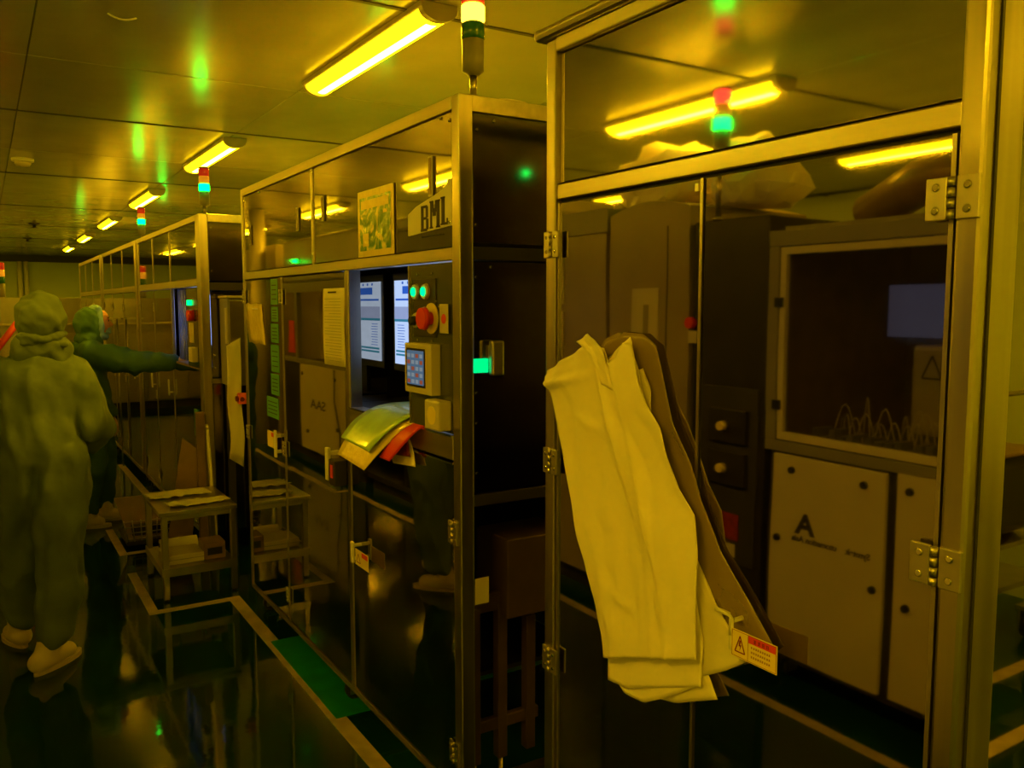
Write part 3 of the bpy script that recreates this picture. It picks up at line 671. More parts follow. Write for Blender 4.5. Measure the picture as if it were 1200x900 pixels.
# green indicator on the near enclosure's far end
g_ = thing('indicator_lamp', (1.68,1.70,2.10), 'small green indicator lamp on the hidden end of the nearest enclosure', 'indicator lamp')
part('base', MB().cyl((1.68,1.694,2.09),(1.68,1.715,2.09),.022), M['grey'], g_); part('lens', MB().cyl((1.68,1.715,2.09),(1.68,1.728,2.09),.009,.006), emis('indicator_green', (0,1,.1), 12), g_)
# cable hump on the roof of the middle enclosure
single('roof_cable', MB().tube([(1.32+.22*k/10, 2.28, 2.212+.028*math.sin(PI*k/10)**.6) for k in range(11)], .014), M['cream'], 'pale cable looping on the roof of the middle enclosure', 'cable')

# ================================================================= MACHINE C (Y 5.54 - 8.05) and D (8.1 -)
def far_machine(Y0, Y1, label, top=2.185, split=None, win=None):
    R = thing('machine_enclosure', (1.7,(Y0+Y1)/2,0), label, 'machine')
    part('post', MB().box(XF-.004, XF+.05, Y0, Y0+.11, Z0, top, .004), M['frame'], R)
    part('post', MB().box(XF-.004, XF+.05, Y1-.06, Y1, Z0, top, .004), M['frame'], R)
    part('top_rail', MB().box(XF-.004, XF+.04, Y0+.11, Y1-.06, top-.04, top, .003), M['railh'], R)
    part('middle_rail', MB().box(XF-.004, XF+.04, Y0+.11, Y1-.06, 1.735, 1.785, .003), M['railh'], R)
    part('bottom_rail', MB().box(XF-.004, XF+.04, Y0+.11, Y1-.06, Z0, .13, .003), M['railh'], R)
    n = len(split)
    for i in range(n-1):
        part('upper_panel', MB().box(XF+.002, XF+.012, split[i]+.012, split[i+1]-.012, 1.788, top-.043, .0015), M['mirror'], R)
        if i: part('stile', MB().box(XF-.003, XF+.02, split[i]-.012, split[i]+.012, .13, top-.04, .002), M['frame'], R)
    for i in range(n-1):
        a, c = split[i]+.012, split[i+1]-.012
        if win and i == 0:
            part('door', MB().box(XF, XF+.008, a, c, .135, 1.20, .0015), M['door'], R)
        else:
            dd = part('door', MB().box(XF, XF+.008, a, c, .135, 1.732, .0015), M['door'], R)
            part('handle', MB().box(XF-.03, XF-.02, a+.05, a+.075, .95, 1.07, .003).box(XF-.02, XF, a+.055, a+.07, .97,.98), M['white'], dd)
            for z in (1.6,.9,.25): hinge(R, c+.01, z, XF-.004, .028, .07)
    part('roof', MB().box(XF+.04, XF+DEP, Y0+.02, Y1-.02, top-.02, top-.005), M['steel'], R)
    part('back_panel', MB().box(XF+DEP-.02, XF+DEP-.01, Y0+.05, Y1-.05, Z0, top-.02), M['inner'], R)
    part('end_panel', MB().box(XF+.055, XF+DEP-.05, Y0+.01, Y0+.02, 1.77, top-.05), M['endp'], R)
    part('end_panel', MB().box(XF+.055, XF+DEP-.05, Y0+.01, Y0+.02, 1.16, 1.70), M['endp'], R)
    part('end_panel', MB().box(XF+.055, XF+DEP-.05, Y0+.01, Y0+.02, .16, 1.12), M['endp'], R)
    part('end_rail', MB().box(XF+.05, XF+DEP-.05, Y0, Y0+.03, 1.71, 1.76), M['dark'], R)
    part('end_rail', MB().box(XF+.05, XF+DEP-.05, Y0, Y0+.03, top-.05, top, .003), M['railh'], R)
    part('end_rail', MB().box(XF+.05, XF+DEP-.05, Y0, Y0+.03, 1.12, 1.15), M['steel'], R)
    part('post', MB().box(XF+DEP-.05, XF+DEP, Y0, Y0+.05, Z0, top), M['frame'], R)
    part('far_end_panel', MB().box(XF+.055, XF+DEP-.05, Y1-.02, Y1-.01, .16, top-.05), M['endp'], R)
    for xx in (XF+.06, XF+DEP-.06):
        for yy in (Y0+.1, Y1-.1): caster(R, xx, yy, 1.2)
    return R
Cm = far_machine(5.54, 8.03, 'third enclosure down the right row, where the far worker reaches in', split=[5.65,6.55,7.27,7.97], win=1)
part('recess_back', MB().box(1.6, 1.62, 5.65, 6.9, 1.2, 1.76), M['inner'], Cm)
part('recess_floor', MB().box(XF, 1.6, 5.65, 6.54, 1.20, 1.215), M['brown'], Cm)
part('screen', MB().box(1.40, 1.42, 6.3, 7.0, 1.30, 1.72), M['black'], Cm)
part('screen_glow', MB().box(1.397, 1.40, 6.33, 6.97, 1.33, 1.69), emis('screen_far', (.25,.4,1.), 2.5), Cm)
part('curtain', MB().grid([[(1.21+.015*math.sin(k*1.9), 6.52-k*.024, 1.73-.5*i) for k in range(17)] for i in range(2)], .002), mat('blue_strip', (.10,.13,.30), .3, trans=.55), Cm, label='bluish clear strip in the opening')
ccp = part('control_panel', MB().box(XF-.002, XF+.01, 5.66, 6.0, 1.21, 1.73, .002), M['cpm'], Cm)
part('green_button', MB().box(XF-.012, XF-.002, 5.83, 5.95, 1.615, 1.65, .002), M['e_green'], ccp)
part('stop_button', MB().cyl((XF-.002,5.80,1.55),(XF-.04,5.80,1.55),.04,.036,18), M['red'], ccp)
part('speaker_box', MB().box(XF-.04, XF-.002, 5.69, 5.80, 1.25, 1.345, .005), M['cream'], ccp)
part('control_label', MB().box(XF-.006, XF-.002, 5.80, 5.93, 1.37, 1.50), M['cream'], ccp)
part('door_sticker', MB().box(XF-.006, XF, 5.75, 5.86, .75, .93), M['gst'], Cm)
for x_, z_ in ((1.24,2.10),(1.24,1.83),(1.25,1.68),(1.24,1.30),(1.24,1.22),(1.24,1.14)): part('screw', MB().cyl((x_,5.55,z_),(x_,5.543,z_),.009,.006,8), M['chrome'], Cm)
Dm = far_machine(8.10, 10.6, 'fourth enclosure down the right row, partly behind the third', split=[8.21,9.0,9.8,10.54])
Em = far_machine(10.7, 13.2, 'last enclosure of the right row before the steel cabinets', split=[10.81,11.6,12.4,13.14])
tower((1.225,5.62,2.185), 'signal tower with green lit on the third enclosure', 'g', .05, .95)
tower((1.24,8.2,2.185), 'signal tower with green lit on the fourth enclosure, hidden by the corner', 'g', .05, .95)
tower((1.9,4.35,2.205), 'signal tower with green lit at the back of the middle enclosure', 'g', .05, .95)
tower((1.9,10.9,2.185), 'signal tower with green lit on the last enclosure', 'g', .05, .95)

# ================================================================= between B and C
jb = thing('junction_cabinet', (1.36,5.35,0), 'pale grey electrical cabinet in the gap beyond the middle enclosure', 'cabinet')
part('body', MB().box(1.27, 1.50, 5.30, 5.52, 1.12, 1.66, .005), M['grey'], jb)
jd = part('door', MB().box(1.275, 1.495, 5.292, 5.30, 1.13, 1.645, .003), M['steel'], jb)
part('handle', MB().box(1.405, 1.42, 5.275, 5.292, 1.33, 1.48, .003), M['white'], jd)
part('lid', MB().box(1.262, 1.508, 5.285, 5.52, 1.66, 1.675, .003), M['cream'], jb)
part('leg', MB().box(1.43, 1.47, 5.42, 5.46, 0, 1.12), M['dark'], jb); part('leg', MB().box(1.29, 1.33, 5.47, 5.51, 0, 1.12), M['dark'], jb)
part('latch', MB().box(1.262,1.272,5.31,5.36,1.38,1.60,.002), M['cream'], jb)
sb = thing('emergency_stop_box', (1.325,5.23,1.03), 'orange emergency stop box beside the hanging paper strip', 'switch')
part('box', MB().box(1.30, 1.352, 5.215, 5.26, 1.015, 1.082, .004), M['orange'], sb)
part('button', MB().cyl((1.30,5.237,1.048),(1.285,5.237,1.048),.018,.016,16).cyl((1.318,5.215,1.045),(1.318,5.203,1.045),.014,.012,16), M['dred'], sb)
part('bracket', MB().box(1.33,1.345,5.26,5.42,1.03,1.06).box(1.33,1.345,5.40,5.43,1.03,1.13), M['dark'], sb)
P = [[(1.245+.085*j/6+(.012*math.sin(i*.7)*(i/14)), 5.262+.006*math.sin(i*.8+j), 1.42-.74*i/14-(.05*(1-j/6) if i == 0 else 0)-(.06*(j/6) if i==14 else 0)) for j in range(7)] for i in range(15)]
o = single('paper_strip', MB().grid(P, .0015, (0,-1,0)), M['paper2'], 'long pale paper strip hanging in the gap left of the middle enclosure', 'paper')
pole = thing('broom_handle', (1.19,5.47,.36), 'pale straight pole leaning behind the small steel table', 'pole')
part('shaft', MB().cyl((1.205,5.50,.02),(1.165,5.50,.84),.012), M['paper2'], pole)
part('tip', MB().cyl((1.165,5.50,.84),(1.164,5.50,.87),.013,.008), M['white'], pole)
part('shoe', MB().box(1.17,1.25,5.46,5.53,0,.03,.004), M['dark'], pole)
bd = single('leaning_board', MB().prism([(.885,5.50,.02),(1.03,5.48,.02),(1.125,5.50,.70),(1.02,5.52,.79)], (.01,.03,0)), M['brown'], 'brown board leaning behind the small steel table', 'board')
bd2 = single('narrow_board', MB().box(1.10,1.15,5.54-.06,5.54-.02,0,.95,.003), M['brown'], 'narrow dark upright panel right of the leaning board', 'board')
# low trolley basket on the taped square further away
tk = thing('wire_basket', (.86,6.2,0), 'dark low wire basket on the floor behind the small table', 'basket')
part('base', MB().box(.74,1.06,6.0,6.42,.02,.05,.004), M['dark'], tk)
b = MB()
for k in range(8): b.tube([(.74+.32*k/7,6.0,.05),(.72+.36*k/7,5.97,.20)], .004, 5)
for k in range(4): b.tube([(.735-.005*k,5.995-.008*k,.07+.04*k),(1.065+.005*k,5.995-.008*k,.07+.04*k)], .004, 5)
part('wires', b, M['steel'], tk, kind='stuff')
part('panel', MB().prism([(.76,6.03,.05),(1.05,6.03,.05),(1.12,6.25,.30),(.70,6.25,.30)], (0,.02,0)), M['brown'], tk)
part('crate', MB().box(.78,1.04,6.05,6.38,.05,.14,.004), M['dark'], tk)

# small steel table
T = thing('steel_table', (.965,5.08,0), 'small two-tier steel table on a taped floor square beside the middle enclosure', 'table')
TX0, TX1, TY0, TY1, TZ = .765, 1.160, 4.80, 5.36, .50
part('tabletop', MB().box(TX0-.012, TX1+.005, TY0-.012, TY1+.012, TZ-.022, TZ, .003), M['steel'], T)
part('shelf', MB().box(TX0, TX1, TY0, TY1, .155, .17, .002), M['steel'], T)
part('shelf_lip', MB().box(TX0, TX1, TY0-.006, TY0, .14, .185), M['steel'], T); part('shelf_lip', MB().box(TX0-.006, TX0, TY0, TY1, .14, .185), M['steel'], T)
for xx in (TX0, TX1-.032):
    for yy in (TY0, TY1-.032): part('leg', MB().box(xx, xx+.032, yy, yy+.032, .012, TZ-.022, .003), M['steel'], T); part('foot', MB().cyl((xx+.016,yy+.016,0),(xx+.016,yy+.016,.014),.016), M['black'], T)
part('apron', MB().box(TX0+.032, TX1-.032, TY0+.004, TY0+.02, TZ-.05, TZ-.022), M['steel'], T)
for i, (cx, cy, w_, h_, a, lb) in enumerate(((.93,5.21,.34,.16,.06,'crumpled pale cloth wipe at the back of the steel table'), (.985,4.94,.33,.13,.10,'crumpled pale cloth wipe at the front of the steel table'))):
    P = []
    for r_ in range(13):
        row = []
        for c_ in range(23):
            u, v = (c_/22-.5)*w_, (r_/12-.5)*h_
            u2 = u*math.cos(a)-v*math.sin(a); v2 = u*math.sin(a)+v*math.cos(a)
            z = TZ+.006+.018*abs(noise.noise(Vector((u*14, v*22, i*5))))+.010*abs(noise.noise(Vector((u*40, v*50, i*5))))
            row.append((cx+u2+.01*noise.noise(Vector((v*30,u*9,i))), cy+v2+.012*noise.noise(Vector((u*20,v*9,i+3))), z))
        P.append(row)
    single('cloth_wipe', MB().grid(P, .003, (0,0,1)), M['paper2'], lb, 'cloth', 'cloths on the steel table')
cb = thing('carton', (.90,4.95,.17), 'flat pale carton on the lower shelf of the steel table', 'box')
part('box', MB().box(.79,1.0,4.90,5.10,.172,.225,.003), M['cream'], cb); part('lid_seam', MB().box(.79,1.0,4.898,4.90,.198,.201), M['grey'], cb)
cr = thing('reel', (1.06,5.02,.17), 'dark block-shaped holder on the lower shelf beside the flat carton', 'holder')
part('block', MB().box(1.0,1.12,4.90,5.05,.172,.27,.006), M['brown'], cr); part('slot', MB().box(1.02,1.10,4.897,4.90,.20,.24), M['black'], cr)
rl = thing('tape_roll', (.93,5.22,.34), 'pale roll lying on the back of the lower shelf', 'roll')
part('roll', MB().cyl((.82,5.24,.205),(1.03,5.24,.205),.033,n=20), M['paper2'], rl); part('core', MB().cyl((.815,5.24,.205),(1.035,5.24,.205),.012), M['dark'], rl)

# ================================================================= far end of the aisle
fc = thing('steel_counter', (.9,14.3,0), 'long brushed steel cabinet closing the far end of the aisle', 'cabinet')
part('body', MB().box(-1.6, 2.6, 14.1, 14.8, .12, 1.72, .004), M['steel'], fc)
for k in range(7):
    d_ = part('door', MB().box(-1.58+.595*k, -1.58+.595*k+.585, 14.08, 14.1, .15, 1.20, .003), M['railh'], fc)
    part('handle', MB().box(-1.52+.595*k, -1.50+.595*k, 14.05, 14.08, .7, .85), M['white'], d_)
part('shelf', MB().box(-1.6, 2.6, 13.9, 14.1, 1.32, 1.35, .003), M['cream'], fc)
part('plinth', MB().box(-1.55, 2.55, 14.15, 14.75, 0, .12), M['dark'], fc)
part('top_box', MB().box(1.40,1.75,14.15,14.5,1.72,1.96,.005), M['grey'], fc)
bg = MB()
def blob(b, c, r, seed, n=14, m_=10, squash=1.):
    rings = []
    for i in range(m_+1):
        th = PI*i/m_; row = []
        for k in range(n):
            ph = 2*PI*k/n; dv = Vector((math.sin(th)*math.cos(ph), math.sin(th)*math.sin(ph), math.cos(th)))
            q_ = 1+.35*noise.noise(dv*2.2+Vector((seed,0,0)))
            row.append(b.bm.verts.new((c[0]+dv.x*r[0]*q_, c[1]+dv.y*r[1]*q_, max(c[2]+dv.z*r[2]*q_, c[2]-r[2]*.75))))
        rings.append(row)
    for a, c_ in zip(rings, rings[1:]):
        for k in range(n): b.bm.faces.new((a[k], a[(k+1)%n], c_[(k+1)%n], c_[k]))
    return b
single('plastic_bag', blob(bg, (1.94,14.3,1.90), (.15,.15,.20), 3), M['bag'], 'crumpled clear plastic bag on top of the far steel cabinet', 'plastic bag')
tower((1.33,14.3,1.72), 'signal tower with green lit on the far steel cabinet', 'g', .20, 1.0)
tower((.235,13.9+.3,1.72), 'unlit red amber green signal tower at the left end of the far steel cabinet', '', .0, 2.0)
rt = thing('red_barrier', (.15,9.0,1.3), 'slanting red bar at the left edge behind the nearer worker', 'bar')
part('bar', MB().tube([(.10,9.0,1.22),(.36,9.4,1.56)], .03), M['redl'], rt); part('stand', MB().cyl((.10,9.0,0),(.10,9.0,1.24),.02), M['steel'], rt)
# small shelf arm with a bright tray near worker 2
ty = thing('side_tray', (1.08,9.2,0), 'pale tray on a thin stand beyond the far worker', 'tray')
part('tray', MB().box(.98,1.15,9.1,9.4,1.475,1.49,.002), M['white'], ty)
for x_ in (1.02,1.13): part('leg', MB().cyl((x_,9.2,0),(x_,9.2,1.475),.008), M['steel'], ty)

# ================================================================= OPPOSITE ROW (seen in the mirror doors)
O1 = thing('process_machine', (-1.0,1.95,0), 'reflected cream-panelled machine with framed window and big letter A', 'machine')
part('panel', MB().box(XO-.02, XO, 1.90, 2.44, .125, .99, .004), M['cream'], O1)
part('panel', MB().box(XO-.02, XO, 1.00, 1.855, .13, 1.01, .004), M['cream'], O1)
part('frame_body', MB().box(-1.5, XO-.02, .9, 2.47, .10, .995), M['dark'], O1)
for y, z in ((2.34,.93),(1.99,.93),(2.40,.635),(1.94,.53),(1.80,.94),(1.80,.50)):
    part('knob', MB().cyl((XO,y,z),(XO+.012,y,z),.016,.014,14), M['black'], O1)
part('frame_bar', MB().box(XO-.05, XO+.0, .9, 2.49, 1.00, 1.045, .003), M['grey'], O1)
part('frame_bar', MB().box(XO-.05, XO+.0, .9, 2.49, 1.865, 1.93, .003), M['grey'], O1)
part('frame_bar', MB().box(XO-.05, XO+.0, 2.435, 2.49, 1.045, 1.865, .003), M['grey'], O1)
fw = part('window_frame', MB().box(XO-.02, XO+.01, 1.0, 2.42, 1.052, 1.085, .002).box(XO-.02, XO+.01, 1.0, 2.42, 1.83, 1.86, .002).box(XO-.02, XO+.01, 2.39, 2.42, 1.085, 1.83, .002).box(XO-.02, XO+.01, 1.0, 1.03, 1.085, 1.83, .002), M['cream'], O1)
for z in (1.63,1.20): part('latch', MB().box(XO+.01, XO+.02, 2.40, 2.44, z-.02, z+.02), M['black'], fw)
part('pane', MB().box(XO-.012, XO-.008, 1.03, 2.39, 1.085, 1.83), mat('smoked_pane', (.06,.05,.03), .06, trans=.22), fw)
part('backwall', MB().box(-1.5, -1.45, .9, 2.47, 1.0, 1.95), M['brown'], O1)
part('side_wall', MB().box(-1.45, XO-.05, 2.45, 2.47, 1.0, 1.93), M['brown'], O1); part('side_wall', MB().box(-1.45, XO-.05, .9, .92, 1.0, 1.93), M['brown'], O1)
part('top_plate', MB().box(-1.45, XO-.05, .92, 2.45, 1.93, 1.95), M['grey'], O1)
part('deck', MB().box(-1.45, XO-.05, .9, 2.47, 1.0, 1.02), M['dark'], O1)
part('arm_cover', MB().box(-1.1, -.82, 1.70, 2.02, 1.10, 1.46, .02), M['cream'], O1)
part('glow_screen', MB().box(-.80, -.79, 1.85, 2.11, 1.49, 1.70), M['e_dim'], O1, label='bluish lit display inside the machine')
part('warning_triangle', tri_outline(1.97,1.89,1.33,1.42,.008,-.815), M['ink'], O1)
b = MB(); rr = random.Random(9)
for k in range(16):
    y = 1.78+.46*k/16; pts = []
    dx = rr.uniform(-.05,.12); h = rr.uniform(.10,.20)
    for t_ in range(9): pts.append((-.68-.1*rr.random()*0-dx*t_/8, y+.11*t_/8, 1.04+h*math.sin(PI*t_/8)))
    b.tube(pts, .0035, 5)
part('hoses', b, M['cable'], O1, kind='stuff')
b = MB()
for k in range(14): y = 1.75+.60*k/14; b.box(-.72, -.62, y, y+.03, 1.02, 1.06+.05*rr.random(), .003)
part('valve_blocks', b, M['grey'], O1, kind='stuff')
lt = link('letter', text_mesh('A', .115, FO, (XO+.001, 2.215, .675), M['ink'], .004, width=.105), O1); lt.location = -O1.location
lt2 = link('company_text', text_mesh('Symtek    utomation Asia', .034, FO, (XO+.001, 1.955, .640), M['ink'], .0011, width=.37), O1); lt2.location = -O1.location
for xx in (-1.4, -.6):
    for yy in (1.0, 2.4): caster(O1, xx, yy, 1.3)
# dark control column
O2 = thing('control_column', (-.9,2.72,0), 'reflected dark control column with switch boxes beside the cream machine', 'control column')
part('body', MB().box(-1.3, XO-.01, 2.50, 2.93, .10, 2.0, .006), M['dark'], O2)
part('panel', MB().box(XO-.01, XO, 2.53, 2.86, .45, 1.25, .003), M['inner'], O2)
for z in (1.075,.885):
    sbx = part('switch_box', MB().box(XO, XO+.02, 2.58, 2.80, z-.075, z+.075, .004), M['dark'], O2)
    part('switch_knob', MB().cyl((XO+.02,2.70,z),(XO+.05,2.70,z),.022,.02,16), M['yel'], sbx)
part('red_sign', MB().box(XO, XO+.004, 2.62, 2.76, .56, .68), mat('faded_red', (.26,.02,.02), .5, 0, .5, 30), O2)
tx = link('sign_text', text_mesh('STOP', .04, FO, (XO+.0045, 2.63, .61), M['ink'], .0006, width=.11), O2); tx.location = -O2.location
bpy.data.objects.remove(tx)
part('notice', MB().box(XO, XO+.004, 2.64, 2.74, .48, .54), M['cream'], O2)
part('base', MB().box(-1.25, XO-.05, 2.55, 2.88, 0, .10), M['dark'], O2)
st = thing('emergency_stop_button', (XO,2.925,1.5), 'red emergency stop button above a cream label, reflected in the left mirror door', 'switch')
part('button', MB().cyl((XO+.0,2.93,1.535),(XO+.03,2.93,1.535),.028,.026,18), M['red'], st); part('label_plate', MB().box(XO, XO+.004, 2.90, 2.955, 1.44, 1.50), M['cream'], st)
# cream cabinets further on
O3 = thing('storage_cabinet', (-1.0,3.3,0), 'reflected brownish cabinet with rounded top and a pale notice', 'cabinet')
tp = [(XO-.003, 2.96, .1)] + [(XO-.003, 2.96+(.60)*k/12, 2.06+.07*math.sin(PI*(k/12)*.8+.35)) for k in range(13)] + [(XO-.003, 3.56, .1)]
M['tan'] = mat('tan_paint', (.30,.25,.13), .35, 0, .1, 4)
part('body', MB().prism(tp, (-.8,0,0)), M['tan'], O3)
part('notice', MB().box(XO-.003, XO+.002, 3.17, 3.37, 1.28, 1.70), M['cream'], O3)
part('notice_mark', MB().box(XO+.002, XO+.003, 3.24, 3.28, 1.32, 1.62), M['grey'], O3)
part('door_gap', MB().box(XO-.004, XO, 3.11, 3.116, .12, 2.0), M['seam'], O3)
O4 = thing('storage_cabinet', (-1.0,3.8,0), 'reflected tall pale cabinet left of the rounded one, with stacked drawers', 'cabinet')
part('body', MB().box(-1.3, XO-.01, 3.60, 4.15, .1, 2.0, .004), M['tan'], O4)
part('cornice', MB().box(-1.3, XO+.0, 3.58, 4.4, 2.0, 2.13, .004), M['grey'], O4)
for i, (a, c) in enumerate(((1.62,1.97),(1.27,1.58),(.9,1.23))): part('drawer', MB().box(XO-.01, XO, 3.98, 4.13, a, c, .003), M['cream'], O4)
part('base', MB().box(-1.25, XO-.05, 3.62, 4.13, 0, .1), M['dark'], O4)
part('base', MB().box(-1.25, XO-.05, 3.0, 3.54, 0, .1), M['dark'], O3)
for i, (yy, ry, sd, rz_) in enumerate(((3.50,.36,1,.20),(2.90,.20,7,.20))):
    single('plastic_cover', blob(MB(), (-.87,yy,2.29-.05*i), (.26,ry,rz_), sd, 22, 12), M['coverp'], 'reflected big crumpled white plastic cover, %s' % ('on the rounded cabinet' if i == 0 else 'on the dark control column'), 'plastic cover', 'plastic covers on the opposite row')
dk = single('duct', MB().tube([(-.9,2.3,2.0),(-.85,2.0,2.12),(-.8,1.6,2.12),(-.8,1.2,2.03),(-.85,.9,1.95)], .09, 16), M['brown'], 'reflected bent dark duct on top of the cream machine', 'duct')
O5 = thing('machine_enclosure', (-1.0,5.6,0), 'reflected dark enclosure between the tall cabinet and the farther cream machine', 'machine')
part('body', MB().box(-1.5, XO, 4.5, 7.0, .10, 2.2, .006), M['dark'], O5)
for k in range(3): part('door', MB().box(XO, XO+.01, 4.55+.82*k, 5.33+.82*k, .15, 1.8, .002), M['endp'], O5)
part('top_cover', MB().box(-1.45, XO-.03, 4.6, 6.9, 2.2, 2.31, .03), M['grey'], O5)
part('base', MB().box(-1.45, XO-.05, 4.55, 6.95, 0, .1), M['dark'], O5)
O6 = thing('process_machine', (-1.0,8.2,0), 'reflected farther cream machine with lit window and SAA letters', 'machine')
part('frame_body', MB().box(-1.5, XO-.02, 7.1, 9.4, .1, 1.0), M['dark'], O6)
part('panel', MB().box(XO-.02, XO, 7.50, 8.80, .11, 1.0, .004), M['cream'], O6)
part('frame_bar', MB().box(XO-.05, XO, 7.1, 9.4, 1.0, 1.05, .003).box(XO-.05, XO, 7.1, 9.4, 1.75, 1.85, .003).box(XO-.05, XO, 8.85, 8.95, 1.05, 1.75, .003).box(XO-.05, XO, 7.1, 7.2, 1.05, 1.75, .003), M['grey'], O6)
part('backwall', MB().box(-1.0, -.95, 7.1, 9.4, 1.0, 1.85), M['pale_hose'], O6)
part('header', MB().box(-1.5, XO-.02, 7.1, 9.4, 1.85, 2.31, .03), M['grey'], O6)
part('red_flag', MB().box(XO, XO+.01, 8.95, 9.15, 1.10, 1.45), M['redl'], O6)
for y, z in ((8.6,.30),(7.7,.42),(7.75,.9),(8.7,.9)): part('knob', MB().cyl((XO,y,z),(XO+.012,y,z),.02,.018,12), M['black'], O6)
lt3 = link('logo_letters', text_mesh('SAA', .13, FO, (XO+.001, 8.03, .565), M['ink'], .002, width=.45), O6); lt3.location = -O6.location
part('base', MB().box(-1.45, XO-.05, 7.15, 9.35, 0, .1), M['dark'], O6)
cbx = MB().tube([(XO+.02,7.72,1.0),(XO+.03,7.70,.7),(XO+.02,7.60,.4),(XO+.02,7.55,.02)], .008)
single('hanging_cable', cbx, M['black'], 'reflected black cable down the front of the farther cream machine', 'cable')
O7 = thing('machine_enclosure', (-1.0,11,0), 'reflected row of pale cabinets at the far end of the opposite side', 'machine')
part('body', MB().box(-1.5, XO, 9.6, 13.4, .1, 2.3, .006), M['tan'], O7)
for k in range(4): part('door', MB().box(XO, XO+.008, 9.65+.93*k, 10.52+.93*k, .15, 1.9, .002), M['steel'], O7)
for k in range(3): part('duct', MB().cyl((XO+.12, 9.9+.9*k, 0),(XO+.12, 9.9+.9*k, CEIL),.09,n=20), M['pale_hose'], O7)
part('base', MB().box(-1.45, XO-.05, 9.65, 13.35, 0, .1), M['dark'], O7)
tower((-.52,2.80,2.0), 'reflected signal tower with red and green lit on the dark control column', 'rg', .29, 1.15)
g2 = thing('indicator_lamp', (XO,8.83,2.08), 'reflected green indicator lamp on the header of the farther cream machine', 'indicator lamp')
part('base', MB().cyl((XO-.02,8.83,2.08),(XO+.01,8.83,2.08),.03), M['grey'], g2); part('lens', MB().cyl((XO+.01,8.83,2.08),(XO+.05,8.83,2.08),.022,.014), M['e_green_hi'], g2)
# cart behind the viewer, mirrored in the nearest enclosure's end panel
CT = thing('service_cart', (3.7,-.95,0), 'reflected dark steel cart with casters at the right edge', 'cart')
part('tray', MB().box(3.2,4.3,-1.35,-.7,.50,.525,.004), M['steel'], CT); part('tray', MB().box(3.2,4.3,-1.35,-.7,.30,.325,.004), M['steel'], CT)
part('load', MB().box(3.25,4.25,-1.3,-.75,.53,.92,.06), M['dark'], CT)
part('cover', MB().box(3.22,4.28,-1.32,-.72,.92,.94,.008), M['brown'], CT)
for x_ in (3.24,4.26):
    for y_ in (-1.31,-.74): part('leg', MB().box(x_-.015,x_+.015,y_-.015,y_+.015,.16,.92), M['steel'], CT); caster(CT, x_, y_, 2.0)
part('handle', MB().tube([(3.30,-.70,.9),(3.30,-.62,1.24),(4.2,-.62,1.24),(4.2,-.70,.9)], .012), M['steel'], CT)

# ================================================================= PEOPLE
def capsule(b, p0, r0, p1, r1, sx=1., sy=1., n=16):
    """tapered capsule; sx, sy squash in world X / Y"""
    p0 = Vector(p0); p1 = Vector(p1); d = p1-p0; Ln = d.length; d = d.normalized() if Ln > 1e-6 else Vector((0,0,1))
    a = Vector((0,1,0)) if abs(d.y) < .9 else Vector((1,0,0)); u = d.cross(a).normalized(); v = d.cross(u)
    prof = [(p0 - d*r0*math.cos(PI/2*k/4), r0*math.sin(PI/2*k/4)) for k in range(1, 5)]
    prof += [(p1 + d*r1*math.sin(PI/2*k/4), r1*math.cos(PI/2*k/4)) for k in range(0, 4)]
    rings = []
    for c, r in prof:
        row = []
        for k in range(n):
            o_ = (u*math.cos(2*PI*k/n)+v*math.sin(2*PI*k/n))*r; row.append(b.bm.verts.new((c.x+o_.x*sx, c.y+o_.y*sy, c.z+o_.z)))
        rings.append(row)
    e0 = b.bm.verts.new(p0-d*r0); e1 = b.bm.verts.new(p1+d*r1)
    for a_, c_ in zip(rings, rings[1:]):
        for k in range(n): b.bm.faces.new((a_[k], a_[(k+1)%n], c_[(k+1)%n], c_[k]))
    for k in range(n): b.bm.faces.new((e0, rings[0][(k+1)%n], rings[0][k])); b.bm.faces.new((e1, rings[-1][k], rings[-1][(k+1)%n]))
def fuse(name, caps, m, vox=.012, smooth=6, fold=.0, fs=(7,7,3), seed=0., parent=None):
    b = MB()
    for c in caps: capsule(b, *c)
    bmesh.ops.recalc_face_normals(b.bm, faces=b.bm.faces)
    me = bpy.data.meshes.new(name); b.bm.to_mesh(me); b.bm.free()
    o = bpy.data.objects.new(name, me); C.objects.link(o)
    r = o.modifiers.new('r', 'REMESH'); r.mode = 'VOXEL'; r.voxel_size = vox
    s = o.modifiers.new('s', 'SMOOTH'); s.factor = .6; s.iterations = smooth
    dg = bpy.context.evaluated_depsgraph_get(); me2 = bpy.data.meshes.new_from_object(o.evaluated_get(dg))
    o.modifiers.clear(); o.data = me2; me2.name = name
    if fold:
        ns = [v.normal.copy() for v in me2.vertices]
        for v, n_ in zip(me2.vertices, ns):
            c = v.co
            w1 = noise.noise(Vector((c.x*fs[0], c.y*fs[1], c.z*fs[2]))+Vector((seed,0,0)))
            w2 = noise.noise(Vector((c.x*fs[0]*2, c.y*fs[1]*2, (c.z+c.x*.6)*fs[2]*3))+Vector((0,seed,0)))
            rid = (1-abs(w1)*2.6); v.co = c + n_*fold*(rid*.9 + w2*.9)
    me2.materials.clear(); me2.materials.append(m)
    for p in me2.polygons: p.use_smooth = True
    if parent is not None:
        o.parent = parent
        if parent.type == 'EMPTY': o.location = -Vector(parent.location)
    return o
